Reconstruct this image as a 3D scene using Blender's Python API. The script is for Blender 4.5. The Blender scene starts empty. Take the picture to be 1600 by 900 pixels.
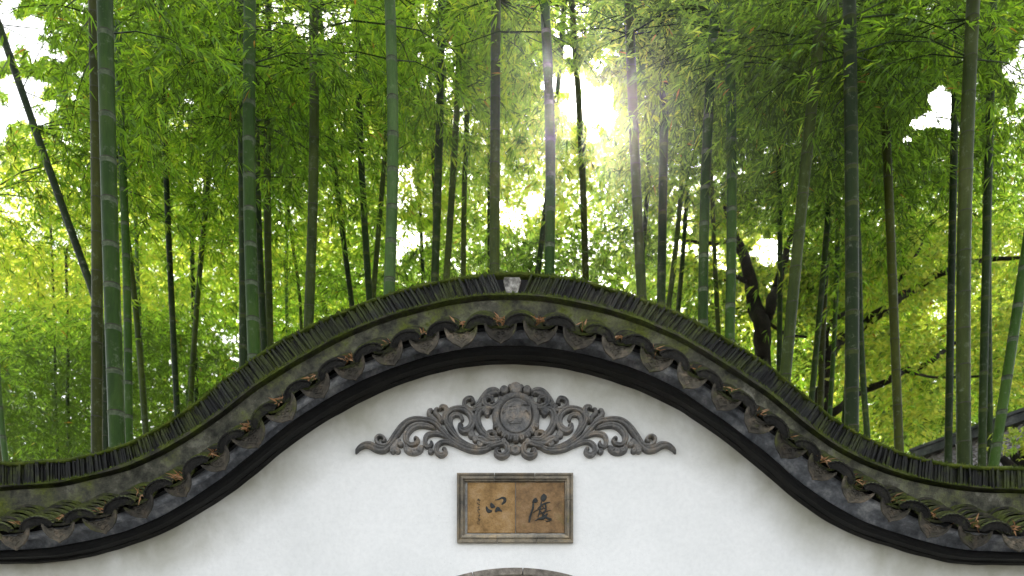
import bpy, bmesh, math, random
import numpy as np
from mathutils import Vector, Matrix, noise as mnoise
random.seed(7); RNG = np.random.default_rng(7)
sc = bpy.context.scene
R = math.radians

# ------------------------------------------------------------------ camera, sky, sun, exposure
FPX, HORIZ, CAMD, CAMZ = 1360.0, 1163.0, 4.8, 1.6      # focal length and eye line in photograph pixels, camera to wall, eye height
cd = bpy.data.cameras.new("camera"); cam = bpy.data.objects.new("camera", cd); sc.collection.objects.link(cam)
cam.location = (0, -CAMD, CAMZ); cam.rotation_euler = (R(90), 0, 0)
cd.sensor_width = 36; cd.lens = 36 * FPX / 1600; cd.shift_y = (HORIZ - 450) / 1600
cd.clip_start = 0.1; cd.clip_end = 1500
sc.camera = cam
cd.dof.use_dof = True; cd.dof.focus_distance = 4.75; cd.dof.aperture_fstop = 2.8
SUN_EL, SUN_AZ = R(36.3), R(4.5)
w = bpy.data.worlds.new("World"); sc.world = w; w.use_nodes = True
nt = w.node_tree; nt.nodes.clear()
sky = nt.nodes.new("ShaderNodeTexSky"); sky.sky_type = 'NISHITA'; sky.sun_disc = False
sky.sun_elevation = SUN_EL; sky.sun_rotation = SUN_AZ; sky.air_density = 1.0; sky.dust_density = 2.5; sky.ozone_density = 1.0
bg = nt.nodes.new("ShaderNodeBackground"); bg.inputs[1].default_value = 0.13
wo = nt.nodes.new("ShaderNodeOutputWorld")
hs = nt.nodes.new("ShaderNodeHueSaturation"); hs.inputs["Saturation"].default_value = 0.22   # a milky, hazy sky
nt.links.new(sky.outputs[0], hs.inputs["Color"]); nt.links.new(hs.outputs[0], bg.inputs[0]); nt.links.new(bg.outputs[0], wo.inputs[0])
ld = bpy.data.lights.new("sun", 'SUN'); ld.energy = 5.0; ld.angle = R(0.6); ld.color = (1.0, 0.93, 0.80)
sun = bpy.data.objects.new("sun", ld); sc.collection.objects.link(sun)
tosun = Vector((math.sin(SUN_AZ) * math.cos(SUN_EL), math.cos(SUN_AZ) * math.cos(SUN_EL), math.sin(SUN_EL)))
sun.rotation_euler = (-tosun).to_track_quat('-Z', 'Y').to_euler(); sun.location = (0, 30, 30)
sc.view_settings.view_transform = 'Standard'; sc.view_settings.look = 'None'
sc.view_settings.exposure = 2.05; sc.view_settings.gamma = 1.0
try:
    sc.view_settings.use_curve_mapping = False
    sc.cycles.use_denoising = True
    sc.cycles.max_bounces = 10; sc.cycles.diffuse_bounces = 6; sc.cycles.transmission_bounces = 8; sc.cycles.transparent_max_bounces = 4
    sc.cycles.sample_clamp_indirect = 6.0
except Exception: pass

# ------------------------------------------------------------------ small helpers
def P(x, y, d):                       # photograph pixel + distance from the camera plane -> world point
    return Vector(((x - 800) * d / FPX, d - CAMD, CAMZ + (HORIZ - y) * d / FPX))
def proj(p):                          # world array -> photograph pixels
    d = p[..., 1] + CAMD
    return 800 + FPX * p[..., 0] / d, HORIZ - FPX * (p[..., 2] - CAMZ) / d
def link(o, parent=None):
    sc.collection.objects.link(o)
    if parent is not None: o.parent = parent
    return o
def meta(o, label=None, cat=None, group=None, kind=None):
    if label: o["label"] = label
    if cat: o["category"] = cat
    if group: o["group"] = group
    if kind: o["kind"] = kind
    return o
def empty(name, loc=(0, 0, 0)):
    o = bpy.data.objects.new(name, None); o.location = loc; o.empty_display_size = 0.1
    return link(o)
def mesh(name, verts, faces, mats=(), smooth=False, mi=None):
    me = bpy.data.meshes.new(name); me.from_pydata([tuple(v) for v in verts], [], faces)
    for m in (mats if isinstance(mats, (list, tuple)) else [mats]): me.materials.append(m)
    if smooth: me.shade_smooth()
    if mi is not None: me.polygons.foreach_set("material_index", np.array(mi, dtype=np.int32))
    me.update(); return me
def part(name, me, parent=None, loc=None):
    o = bpy.data.objects.new(name, me)
    if loc is not None: o.location = loc
    return link(o, parent)
class MB:                             # collects faces for ONE mesh
    def __init__(s): s.v, s.f, s.m = [], [], []
    def add(s, vs, fs, m=0):
        n = len(s.v); s.v += [tuple(v) for v in vs]
        s.f += [tuple(i + n for i in f) for f in fs]; s.m += [m] * len(fs)
    def box(s, a, b, m=0):
        (x0, y0, z0), (x1, y1, z1) = a, b
        s.add([(x0,y0,z0),(x1,y0,z0),(x1,y1,z0),(x0,y1,z0),(x0,y0,z1),(x1,y0,z1),(x1,y1,z1),(x0,y1,z1)],
              [(0,3,2,1),(4,5,6,7),(0,1,5,4),(1,2,6,5),(2,3,7,6),(3,0,4,7)], m)
    def tube(s, pts, rad, n=8, m=0, cap=True):
        pts = [Vector(p) for p in pts]; k = len(pts); rings = []
        for i, p in enumerate(pts):
            t = (pts[min(i + 1, k - 1)] - pts[max(i - 1, 0)]).normalized()
            a = t.cross(Vector((0.13, 1, 0.07))).normalized(); b = t.cross(a)
            r = rad[i] if hasattr(rad, '__len__') else rad
            rings += [p + (a * math.cos(2*math.pi*j/n) + b * math.sin(2*math.pi*j/n)) * r for j in range(n)]
        fs = [(i*n+j, i*n+(j+1) % n, (i+1)*n+(j+1) % n, (i+1)*n+j) for i in range(k-1) for j in range(n)]
        if cap: fs += [tuple(range(n))[::-1], tuple((k-1)*n + j for j in range(n))]
        s.add(rings, fs, m)
    def me(s, name, mats, smooth=False): return mesh(name, s.v, s.f, mats, smooth, s.m)
def smoothpath(pts, n):               # Catmull-Rom through points of any dimension
    p = np.array(pts, float); k = len(p)
    q = np.vstack([2*p[0]-p[1], p, 2*p[-1]-p[-2]])
    out = []
    for t in np.linspace(0, k-1-1e-6, n):
        i = int(t); u = t - i; a, b, c, d = q[i], q[i+1], q[i+2], q[i+3]
        out.append(0.5*((2*b)+(-a+c)*u+(2*a-5*b+4*c-d)*u*u+(-a+3*b-3*c+d)*u**3))
    return np.array(out)

# ------------------------------------------------------------------ materials
def mat(name):
    m = bpy.data.materials.new(name); m.use_nodes = True; t = m.node_tree
    return m, t, t.nodes["Principled BSDF"]
def N(t, kind, **kw):
    n = t.nodes.new(kind)
    for k, v in kw.items():
        if k in n.inputs: n.inputs[k].default_value = v
        else: setattr(n, k, v)
    return n
def ramp(t, fac, stops):
    r = t.nodes.new("ShaderNodeValToRGB"); e = r.color_ramp.elements
    while len(e) < len(stops): e.new(0.5)
    for k, (p, c) in enumerate(stops):
        e[k].position = p; e[k].color = (*c, 1) if hasattr(c, '__len__') else (c, c, c, 1)
    t.links.new(fac, r.inputs[0]); return r.outputs[0]
def mixc(t, fac, a, b, mode='MIX'):
    n = t.nodes.new("ShaderNodeMix"); n.data_type = 'RGBA'; n.blend_type = mode
    for s, v in ((n.inputs[0], fac), (n.inputs[6], a), (n.inputs[7], b)):
        if isinstance(v, bpy.types.NodeSocket): t.links.new(v, s)
        elif hasattr(v, '__len__'): s.default_value = (*v, 1)
        else: s.default_value = v
    return n.outputs[2]
def mathn(t, op, a, b=None):
    n = t.nodes.new("ShaderNodeMath"); n.operation = op
    for s, v in zip(n.inputs, (a, b)):
        if v is None: continue
        if isinstance(v, bpy.types.NodeSocket): t.links.new(v, s)
        else: s.default_value = v
    return n.outputs[0]
def noise(t, scale, detail=6, rough=0.6, stretch=None, obj=False, distort=0.0):
    tc = t.nodes.new("ShaderNodeTexCoord"); src = tc.outputs["Object"]
    if not obj:
        g = t.nodes.new("ShaderNodeNewGeometry"); src = g.outputs["Position"]
    if stretch:
        mp = t.nodes.new("ShaderNodeMapping"); mp.inputs["Scale"].default_value = stretch
        t.links.new(src, mp.inputs[0]); src = mp.outputs[0]
    n = N(t, "ShaderNodeTexNoise", Scale=scale, Detail=detail, Roughness=rough, Distortion=distort)
    t.links.new(src, n.inputs["Vector"]); return n.outputs[0]
def bump(t, b, h, strength, dist=0.01):
    n = t.nodes.new("ShaderNodeBump"); n.inputs["Strength"].default_value = strength; n.inputs["Distance"].default_value = dist
    t.links.new(h, n.inputs["Height"]); t.links.new(n.outputs[0], b.inputs["Normal"])
def upness(t):
    g = t.nodes.new("ShaderNodeNewGeometry"); s = t.nodes.new("ShaderNodeSeparateXYZ"); t.links.new(g.outputs["Normal"], s.inputs[0])
    return s.outputs[2]

def stony(name, cols, rough=0.85, moss=0.0, mossc=(0.06, 0.075, 0.008), scale=9, bstr=0.6, rnd=0.0, stretch=None, bscale=60, topmoss=0.0, spec=0.3):
    """weathered stone, tile or render: three noise-mixed colours, optional moss patches (more of it on upward faces)"""
    m, t, b = mat(name)
    n1 = noise(t, scale, 8, 0.65, stretch)
    c = ramp(t, n1, [(0.32, cols[0]), (0.52, cols[1]), (0.72, cols[2])])
    n3 = noise(t, scale * 9, 4, 0.7)
    c = mixc(t, 0.55, c, ramp(t, n3, [(0.3, 0.35), (0.7, 1.0)]), 'MULTIPLY')
    if rnd:
        oi = t.nodes.new("ShaderNodeObjectInfo")
        c = mixc(t, 1.0, c, ramp(t, oi.outputs["Random"], [(0.0, 1.0 - rnd), (1.0, 1.0 + rnd)]), 'MULTIPLY')
    if moss:
        f = noise(t, 6.5, 7, 0.7)
        if topmoss:
            u = mathn(t, 'MULTIPLY', mathn(t, 'MAXIMUM', upness(t), 0.0), topmoss)
            f = mathn(t, 'ADD', f, u)
        f = ramp(t, f, [(0.66 - moss * 0.35, 0.0), (0.80 - moss * 0.30, 1.0)])
        mc = ramp(t, noise(t, 55, 5), [(0.3, tuple(x * 0.5 for x in mossc)), (0.7, tuple(x * 1.7 for x in mossc))])
        c = mixc(t, f, c, mc)
    t.links.new(c, b.inputs["Base Color"]); b.inputs["Roughness"].default_value = rough
    b.inputs["Specular IOR Level"].default_value = spec
    h = mathn(t, 'ADD', noise(t, bscale, 6, 0.7), mathn(t, 'MULTIPLY', n1, 0.8))
    bump(t, b, h, bstr, 0.01)
    return m

M = {}
M['slate'] = stony('ridge_slate', [(0.003, 0.004, 0.003), (0.009, 0.010, 0.008), (0.028, 0.029, 0.022)], 0.62, 0.57, (0.032, 0.042, 0.004), 14, 0.5, 0.85, (1, 1, 0.25), spec=0.3)
M['cover'] = stony('roof_tile', [(0.010, 0.010, 0.007), (0.026, 0.024, 0.017), (0.07, 0.062, 0.042)], 0.75, 0.66, (0.050, 0.063, 0.006), 12, 0.7, 0.5, topmoss=0.22)
M['drip'] = stony('carved_tile', [(0.022, 0.020, 0.016), (0.080, 0.070, 0.052), (0.19, 0.145, 0.10)], 0.8, 0.36, (0.055, 0.062, 0.010), 16, 1.0, 0.6, bscale=40)
M['eave'] = stony('eave_tile', [(0.006, 0.006, 0.005), (0.015, 0.014, 0.012), (0.038, 0.035, 0.030)], 0.75, 0.32, (0.048, 0.060, 0.008), 13, 0.9, 0.5, topmoss=0.5)
M['band'] = stony('lichen_render', [(0.022, 0.024, 0.017), (0.100, 0.098, 0.072), (0.34, 0.33, 0.28)], 0.9, 0.52, (0.068, 0.082, 0.010), 13, 1.0)
M['frieze'] = stony('grey_frieze', [(0.05, 0.056, 0.066), (0.24, 0.255, 0.28), (0.68, 0.69, 0.70)], 0.5, 0.0, scale=9, bstr=0.35)
M['black'] = stony('black_render', [(0.002, 0.002, 0.002), (0.004, 0.004, 0.004), (0.012, 0.011, 0.009)], 0.6, 0.0, scale=5, bstr=0.5, spec=0.2)
M['lip'] = stony('lip_tile', [(0.014, 0.015, 0.010), (0.045, 0.044, 0.030), (0.11, 0.10, 0.065)], 0.8, 0.66, (0.065, 0.085, 0.008), 8, 0.6)
M['moss'] = stony('moss', [(0.035, 0.05, 0.005), (0.080, 0.115, 0.009), (0.15, 0.17, 0.02)], 0.95, 0.0, scale=18, bstr=1.0)
M['keystone'] = stony('lime_patch', [(0.06, 0.06, 0.05), (0.28, 0.27, 0.24), (0.6, 0.59, 0.54)], 0.9, 0.25, scale=30)
M['relief'] = stony('grey_brick_carving', [(0.125, 0.13, 0.135), (0.26, 0.25, 0.235), (0.45, 0.37, 0.28)], 0.85, 0.0, scale=14, bstr=1.0, rnd=0.18)
M['frame'] = stony('plaque_frame_stone', [(0.15, 0.14, 0.12), (0.33, 0.285, 0.215), (0.48, 0.37, 0.23)], 0.85, 0.10, (0.18, 0.15, 0.04), 16, 0.5, 0.35)
M['panelL'] = stony('orange_stone', [(0.22, 0.13, 0.052), (0.40, 0.245, 0.10), (0.50, 0.34, 0.18)], 0.9, 0.0, scale=14, bstr=0.7)
M['panelR'] = stony('brown_stone', [(0.14, 0.09, 0.05), (0.31, 0.19, 0.09), (0.40, 0.27, 0.155)], 0.9, 0.30, (0.15, 0.115, 0.04), 14, 0.7)
M['ink'] = stony('carved_ink', [(0.018, 0.022, 0.022), (0.035, 0.040, 0.040), (0.06, 0.065, 0.06)], 0.6, 0.0, scale=40)
M['joint'] = stony('pale_mortar', [(0.3, 0.29, 0.27), (0.5, 0.49, 0.46), (0.65, 0.63, 0.6)], 0.9, 0.0, scale=30)
M['arch'] = stony('arch_stone', [(0.13, 0.115, 0.095), (0.27, 0.24, 0.20), (0.42, 0.38, 0.32)], 0.9, 0.06, scale=20, rnd=0.2)
M['paving'] = stony('paving', [(0.12, 0.12, 0.11), (0.22, 0.21, 0.19), (0.34, 0.33, 0.30)], 0.9, 0.15, scale=2.0)
M['bark'] = stony('tree_bark', [(0.005, 0.004, 0.003), (0.014, 0.011, 0.008), (0.035, 0.027, 0.019)], 0.95, 0.2, (0.02, 0.028, 0.005), 10, 1.0, stretch=(1, 1, 0.3), bscale=25)
M['rooftile'] = stony('far_roof_tile', [(0.05, 0.042, 0.04), (0.16, 0.135, 0.13), (0.32, 0.28, 0.27)], 0.35, 0.12, (0.1, 0.06, 0.02), 8, 0.7, spec=0.8)
M['ridgecap'] = stony('far_ridge_cap', [(0.07, 0.075, 0.08), (0.14, 0.15, 0.16), (0.3, 0.3, 0.3)], 0.6, 0.0, scale=5)
M['stain_wall'] = None

def plaster():
    m, t, b = mat('white_limewash')
    at = t.nodes.new("ShaderNodeAttribute"); at.attribute_name = "stain"
    base = ramp(t, noise(t, 2.2, 7, 0.55), [(0.3, (0.80, 0.805, 0.785)), (0.6, (0.885, 0.885, 0.865))])
    base = mixc(t, 0.35, base, ramp(t, noise(t, 38, 5, 0.7), [(0.35, 0.82), (0.6, 1.0)]), 'MULTIPLY')
    n = noise(t, 3.4, 5, 0.55, (1, 1, 0.85), distort=0.3)
    f = ramp(t, mathn(t, 'MULTIPLY', at.outputs["Fac"], mathn(t, 'MULTIPLY', n, 1.75)), [(0.16, 0.0), (0.95, 0.75)])
    c = mixc(t, f, base, (0.30, 0.29, 0.20))
    specks = ramp(t, noise(t, 120, 2, 0.5), [(0.27, 0.55), (0.33, 1.0)])
    c = mixc(t, 0.4, c, specks, 'MULTIPLY')
    t.links.new(c, b.inputs["Base Color"]); b.inputs["Roughness"].default_value = 0.92; b.inputs["Specular IOR Level"].default_value = 0.15
    bump(t, b, mathn(t, 'ADD', noise(t, 30, 8, 0.7), mathn(t, 'MULTIPLY', noise(t, 3, 4), 2.0)), 0.22, 0.01)
    return m
M['plaster'] = plaster()

def culm_mat(name, c0, c1, c2):
    m, t, b = mat(name)
    n = noise(t, 5, 5, 0.6, (1, 1, 0.35))
    c = ramp(t, n, [(0.3, c0), (0.52, c1), (0.75, c2)])
    oi = t.nodes.new("ShaderNodeObjectInfo")
    c = mixc(t, 1.0, c, ramp(t, oi.outputs["Random"], [(0.0, 0.75), (1.0, 1.25)]), 'MULTIPLY')
    c = mixc(t, 0.6, c, ramp(t, noise(t, 90, 4, 0.7, (1, 1, 0.12)), [(0.3, 0.5), (0.7, 1.0)]), 'MULTIPLY')
    c = mixc(t, ramp(t, noise(t, 16, 7, 0.75), [(0.56, 0.0), (0.72, 0.55)]), c, (0.17, 0.19, 0.13))
    t.links.new(c, b.inputs["Base Color"]); b.inputs["Roughness"].default_value = 0.5; b.inputs["Specular IOR Level"].default_value = 0.12
    bump(t, b, noise(t, 120, 3, 0.6, (1, 1, 0.1)), 0.12, 0.005)
    return m
M['culm_green'] = culm_mat('green_culm', (0.014, 0.042, 0.003), (0.030, 0.072, 0.007), (0.056, 0.102, 0.015))
M['culm_pale'] = culm_mat('pale_culm', (0.040, 0.090, 0.018), (0.072, 0.140, 0.034), (0.11, 0.18, 0.055))
M['culm_grey'] = culm_mat('grey_culm', (0.018, 0.033, 0.003), (0.042, 0.062, 0.007), (0.080, 0.098, 0.020))
M['culm_dark'] = culm_mat('dark_culm', (0.006, 0.017, 0.001), (0.014, 0.031, 0.003), (0.032, 0.052, 0.006))
M['culm_brown'] = culm_mat('brown_culm', (0.018, 0.026, 0.001), (0.038, 0.046, 0.002), (0.064, 0.080, 0.006))
M['nodepale'] = stony('waxy_node', [(0.04, 0.06, 0.03), (0.085, 0.115, 0.06), (0.15, 0.175, 0.11)], 0.8, 0.0, scale=30)
M['nodedark'] = stony('node_scar', [(0.02, 0.022, 0.012), (0.035, 0.035, 0.02), (0.06, 0.055, 0.03)], 0.8, 0.0, scale=30)

def leafmat(name, dark, mid, light, trans, tfac=0.55):
    m = bpy.data.materials.new(name); m.use_nodes = True; t = m.node_tree; t.nodes.clear()
    at = t.nodes.new("ShaderNodeAttribute"); at.attribute_name = "tint"
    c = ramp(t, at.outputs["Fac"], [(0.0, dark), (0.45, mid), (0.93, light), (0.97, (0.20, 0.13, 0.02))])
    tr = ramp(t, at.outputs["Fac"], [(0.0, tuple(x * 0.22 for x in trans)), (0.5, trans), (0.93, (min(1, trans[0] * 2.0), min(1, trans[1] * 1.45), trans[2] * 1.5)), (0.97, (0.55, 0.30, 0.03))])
    d = t.nodes.new("ShaderNodeBsdfDiffuse"); t.links.new(c, d.inputs[0])
    tl = t.nodes.new("ShaderNodeBsdfTranslucent"); t.links.new(tr, tl.inputs[0])
    g = t.nodes.new("ShaderNodeBsdfGlossy"); g.inputs["Roughness"].default_value = 0.4; g.inputs[0].default_value = (0.9, 0.95, 0.9, 1)
    a = t.nodes.new("ShaderNodeMixShader"); a.inputs[0].default_value = tfac
    t.links.new(d.outputs[0], a.inputs[1]); t.links.new(tl.outputs[0], a.inputs[2])
    b = t.nodes.new("ShaderNodeMixShader"); b.inputs[0].default_value = 0.035
    t.links.new(a.outputs[0], b.inputs[1]); t.links.new(g.outputs[0], b.inputs[2])
    o = t.nodes.new("ShaderNodeOutputMaterial"); t.links.new(b.outputs[0], o.inputs[0])
    return m
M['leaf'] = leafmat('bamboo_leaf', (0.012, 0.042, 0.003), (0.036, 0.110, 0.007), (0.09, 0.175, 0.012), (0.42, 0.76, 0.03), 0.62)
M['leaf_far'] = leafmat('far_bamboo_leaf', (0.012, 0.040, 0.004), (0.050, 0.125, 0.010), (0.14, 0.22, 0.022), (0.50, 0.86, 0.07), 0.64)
M['leaf_broad'] = leafmat('broad_leaf', (0.012, 0.034, 0.004), (0.042, 0.100, 0.012), (0.13, 0.19, 0.028), (0.50, 0.76, 0.10), 0.64)
M['leaf_dry'] = leafmat('dry_leaf', (0.16, 0.08, 0.03), (0.30, 0.15, 0.06), (0.42, 0.25, 0.13), (0.4, 0.2, 0.08), 0.25)

# ------------------------------------------------------------------ contours of the wavy coping, as measured
def curve(tab, d, sig=11.0):
    xs = np.array(sorted(tab)); ys = np.array([tab[k] for k in xs], float)
    g = np.arange(-900, 2500, 2.0); v = np.interp(g, xs, ys)
    k = np.exp(-0.5 * (np.arange(-30, 31) * 2 / sig) ** 2); k /= k.sum()
    v = np.convolve(np.pad(v, 30, 'edge'), k, 'valid')
    X = (g - 800) * d / FPX; Z = CAMZ + (HORIZ - v) * d / FPX
    return lambda x: float(np.interp(x, X, Z))
tA = {0:724,40:723,100:719,150:710,200:693,240:673,273:654,315:623,350:594,400:557,435:535,458:523,500:502,545:483,600:462,640:451,680:441,720:434,760:429,800:427,840:429,880:434,920:442,960:453,1000:466,1058:488,1100:509,1144:535,1200:570,1250:612,1300:653,1350:683,1400:704,1442:719,1484:726,1527:730,1600:732}
tB = {0:760,40:760,100:753,150:743,200:727,253:703,300:677,347:645,400:603,458:567,500:544,545:521,600:498,640:487,700:472,740:466,790:462,840:464,880:469,920:477,960:487,1000:500,1058:525,1100:549,1144:576,1200:613,1250:655,1300:694,1350:720,1400:738,1442:752,1484:759,1548:765,1600:766}
tP = {0:768,100:761,200:737,253:713,300:686,347:654,400:611,458:575,500:551,545:527,600:505,640:493,700:478,750:471,800:469,850:472,900:481,950:492,1000:508,1058:533,1100:557,1144:585,1200:622,1250:665,1300:702,1350:728,1400:746,1442:757,1484:765,1527:770,1600:772}
tF = {0:859,60:857,100:851,150:841,200:828,253:805,300:777,347:745,400:702,430:677,458:655,515:619,562:594,600:578,640:564,680:552,720:544,760:539,800:538,840:540,880:545,920:553,960:564,1000:577,1058:604,1100:633,1144:664,1200:707,1250:752,1300:786,1350:814,1400:831,1442:844,1484:855,1527:860,1600:862}
tH = {0:878,50:878,100:874,150:864,200:847,253:827,300:801,347:773,400:732,458:684,500:655,545:632,600:603,640:587,680:575,720:567,760:563,800:562,840:564,880:568,920:578,960:590,1000:604,1058:631,1100:656,1144:687,1179:716,1200:734,1250:777,1300:813,1350:837,1400:852,1442:865,1484:876,1527:880,1600:880}
tE = {-30:834,27:829,96:818,160:805,220:783,281:752,338:713,390:673,440:633,494:597,548:567,606:545,664:527,721:514,782:508,844:508,905:518,965:533,1025:553,1080:581,1133:615,1185:652,1234:689,1283:725,1338:759,1395:788,1457:812,1519:827,1585:833,1650:835}
tG = {k: tF[k] + 0.58 * (np.interp(k, sorted(tH), [tH[q] for q in sorted(tH)]) - tF[k]) for k in tF}
YE, YB, YS = -0.28, 0.05, 0.06                    # eave front, band face, slate face
WT = 0.34                                         # wall thickness
zA = curve(tA, YS + CAMD); zB = curve(tB, YS + CAMD - 0.01); zP = curve(tP, YB + CAMD); zE = curve(tE, YE + CAMD)
zF = curve(tF, CAMD - 0.13); zG = curve(tG, CAMD - 0.13); zH = curve(tH, CAMD - 0.05)
XL, XR = -4.6, 4.6
XS = np.arange(XL, XR + 1e-6, 0.025)
TS = math.tan(R(30))                              # pitch of the little tile roof
wall = meta(empty("garden_wall", (0, 0, 0)), "white wall with a wavy dark tiled coping and round gateway, bamboo behind it", "wall")
def wpart(name, me, **k):
    o = bpy.data.objects.new(name, me); return link(o, wall)
def sweep(sect, closed=True, xs=XS, jit=0.0):
    """sect: function x -> list of (y, z); returns verts, faces of the surface along the wall"""
    vs, fs = [], []; k = None
    for x in xs:
        s = sect(x); k = len(s)
        for (y, z) in s:
            j = jit * mnoise.noise(Vector((x * 9, y * 30, z * 9))) if jit else 0
            vs.append((x, y + j, z + j))
    for i in range(len(xs) - 1):
        for j in range(k if closed else k - 1):
            a, b = i*k + j, i*k + (j+1) % k
            fs.append((a, b, b + k, a + k))
    if closed: fs += [tuple(range(k))[::-1], tuple((len(xs)-1)*k + j for j in range(k))]
    return vs, fs

# the plastered body, with the round gate cut through it
GX, GZ, GR = 0.018, 1.414, 1.14                  # gate centre and radius of the plaster edge
def wall_body():
    vs, fs, st = [], [], []
    xs = set(np.round(np.linspace(XL, XR, 185), 4))
    for a in np.linspace(-90, 90, 49): xs.add(round(GX + GR * math.sin(R(a)), 4))
    xs = sorted(xs); nz = 26
    def stain(x, z): return max(0.0, 1.0 - (zH(x) - z) / 0.42)
    def col(x, z0, z1, y, n):
        ids = []
        for k in range(n + 1):
            u = k / n; u = 1 - (1 - u) ** 1.7; z = z0 + (z1 - z0) * u
            ids.append(len(vs)); vs.append((x, y, z)); st.append(stain(x, z) if y < 0.1 else 0.3)
        return ids
    for y, flip in ((0.0, 0), (WT, 1)):
        pu, pl = None, None
        for x in xs:
            top = zF(x) + 0.02; dx = x - GX
            inside = abs(dx) <= GR + 1e-6
            if inside:
                h = math.sqrt(max(0, GR * GR - dx * dx)); cu = col(x, GZ + h, top, y, nz); cl = col(x, 0, GZ - h, y, 4)
            else: cu = col(x, GZ, top, y, nz); cl = col(x, 0, GZ, y, 4)
            if pu:
                for p, c in ((pu, cu), (pl, cl)):
                    for k in range(len(c) - 1):
                        f = (p[k], c[k], c[k+1], p[k+1]); fs.append(f[::-1] if flip else f)
            pu, pl = cu, cl
    n0 = len(vs)
    for k in range(96):
        a = 2 * math.pi * k / 96
        for y in (0.0, WT): vs.append((GX + GR * math.cos(a), y, GZ + GR * math.sin(a))); st.append(0.2)
    fs += [(n0+2*k, n0+2*k+1, n0+2*((k+1) % 96)+1, n0+2*((k+1) % 96)) for k in range(96)]
    me = mesh("plaster", vs, fs, M['plaster'])
    at = me.attributes.new("stain", 'FLOAT', 'POINT'); at.data.foreach_set("value", np.array(st, dtype=np.float32))
    return me
wpart("plaster_face", wall_body())
NST = 26
for k in range(NST):                              # ring of cut stones round the gate
    a0, a1 = 2*math.pi*(k+0.35)/NST + 0.0022, 2*math.pi*(k+1.35)/NST - 0.0022
    v, f = [], []; n = 6
    for j in range(n + 1):
        a = a0 + (a1 - a0) * j / n
        for r, y in ((GR + 0.018, 0.004), (GR + 0.016, -0.022), (GR - 0.020, -0.022), (GR - 0.026, -0.016), (GR - 0.026, WT + 0.02)):
            v.append((GX + r * math.cos(a), y, GZ + r * math.sin(a)))
    for j in range(n):
        for q in range(5): f.append((j*5+q, (j+1)*5+q, (j+1)*5+(q+1) % 5, j*5+(q+1) % 5))
    f += [(0, 1, 2, 3, 4), tuple(n*5+q for q in (4, 3, 2, 1, 0))]
    wpart("arch_stone", mesh("arch_stone", v, f, M['arch']))

# stepped black mouldings, frieze, boards of the eave
v, f = sweep(lambda x: [(-0.002, zH(x)), (-0.05, zH(x)), (-0.055, zH(x)+0.012), (-0.055, zG(x)-0.004), (-0.002, zG(x)-0.004)], jit=0.006)
wpart("lower_moulding", mesh("lower_moulding", v, f, M['black']))
v, f = sweep(lambda x: [(-0.002, zG(x)), (-0.115, zG(x)), (-0.13, zG(x)+0.014), (-0.13, zF(x)-0.014), (-0.118, zF(x)), (-0.002, zF(x)+0.003)], jit=0.003)
wpart("upper_moulding", mesh("upper_moulding", v, f, M['black']))
v, f = sweep(lambda x: [(0.002, zF(x)+0.005), (-0.10, zF(x)+0.005), (-0.11, zF(x)+0.05), (-0.15, zE(x)-0.012), (-0.21, zE(x)+0.012), (0.002, zE(x)+0.12)], jit=0.002)
wpart("frieze", mesh("frieze", v, f, M['frieze'], True))
v, f = sweep(lambda x: [(0.045, zE(x)+(0.045-YE)*TS-0.012), (YE+0.05, zE(x)+0.05*TS-0.012), (YE+0.05, zE(x)+0.05*TS-0.03), (0.045, zE(x)+(0.045-YE)*TS-0.05)])
wpart("eave_bed", mesh("eave_bed", v, f, M['black']))
v, f = sweep(lambda x: [(WT+0.30, zE(x)), (WT/2, zE(x)+(WT/2-YE)*TS-0.05), (WT/2, zE(x)+0.02), (WT+0.28, zE(x)-0.04)])
wpart("rear_tile_slope", mesh("rear_slope", v, f, M['cover']))
v, f = sweep(lambda x: [(YB, zE(x)+0.02), (YB, zP(x)+0.002), (WT-YB, zP(x)+0.002), (WT-YB, zE(x)+0.02)], jit=0.004)
wpart("ridge_band", mesh("ridge_band", v, f, M['band']))
v, f = sweep(lambda x: [(0.025, zP(x)+0.012), (0.012, zP(x)+0.014), (0.010, zB(x)-0.002), (0.03, zB(x)), (WT-0.02, zB(x)), (WT-0.02, zP(x)+0.012)], jit=0.004)
wpart("lip_course", mesh("lip_course", v, f, M['lip']))
v, f = sweep(lambda x: [(0.075, zB(x)-0.01), (0.075, zA(x)-0.025), (WT-0.075, zA(x)-0.025), (WT-0.075, zB(x)-0.01)])
wpart("ridge_core", mesh("ridge_core", v, f, M['black']))

# slates set on edge along the ridge
tiltx = [-800, 0, 110, 150, 200, 250, 300, 350, 450, 560, 640, 700, 785, 798, 808, 850, 900, 970, 1060, 1150, 1210, 1260, 1310, 1350, 1400, 1450, 1520, 2400]
tiltv = [0, 0, 2, 7, 13, 22, 28, 35, 38, 33, 33, 24, 23, 22, -23, -25, -25, -29, -40, -42, -39, -34, -30, -19, -9, -4, 0, 0]
ppm = FPX / (YS + CAMD)
protos = []
def slate_verts(th, ln, rnd):
    y0 = YS + rnd.uniform(-0.014, 0.016)
    w2 = th / 2; wt, wb = w2 * rnd.uniform(0.8, 1.0), w2 * rnd.uniform(0.85, 1.0)
    bow = rnd.uniform(-0.002, 0.002)
    y1 = WT - YS
    out = []
    for u, ww in ((0, wb), (0.5, w2 * 0.97), (1, wt)):
        o = bow * math.sin(u * math.pi)
        out += [(-ww + o, y0 + rnd.uniform(-.003, .003), u * ln), (ww + o, y0 + rnd.uniform(-.003, .003), u * ln), (ww + o, y1, u * ln), (-ww + o, y1, u * ln)]
    return out
SF = [(0,1,5,4),(4,5,9,8),(1,2,6,5),(5,6,10,9),(2,3,7,6),(6,7,11,10),(3,0,4,7),(7,4,8,11),(8,9,10,11),(3,2,1,0)]
rs = random.Random(3)
slates = []
x = XL + 0.02
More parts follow.
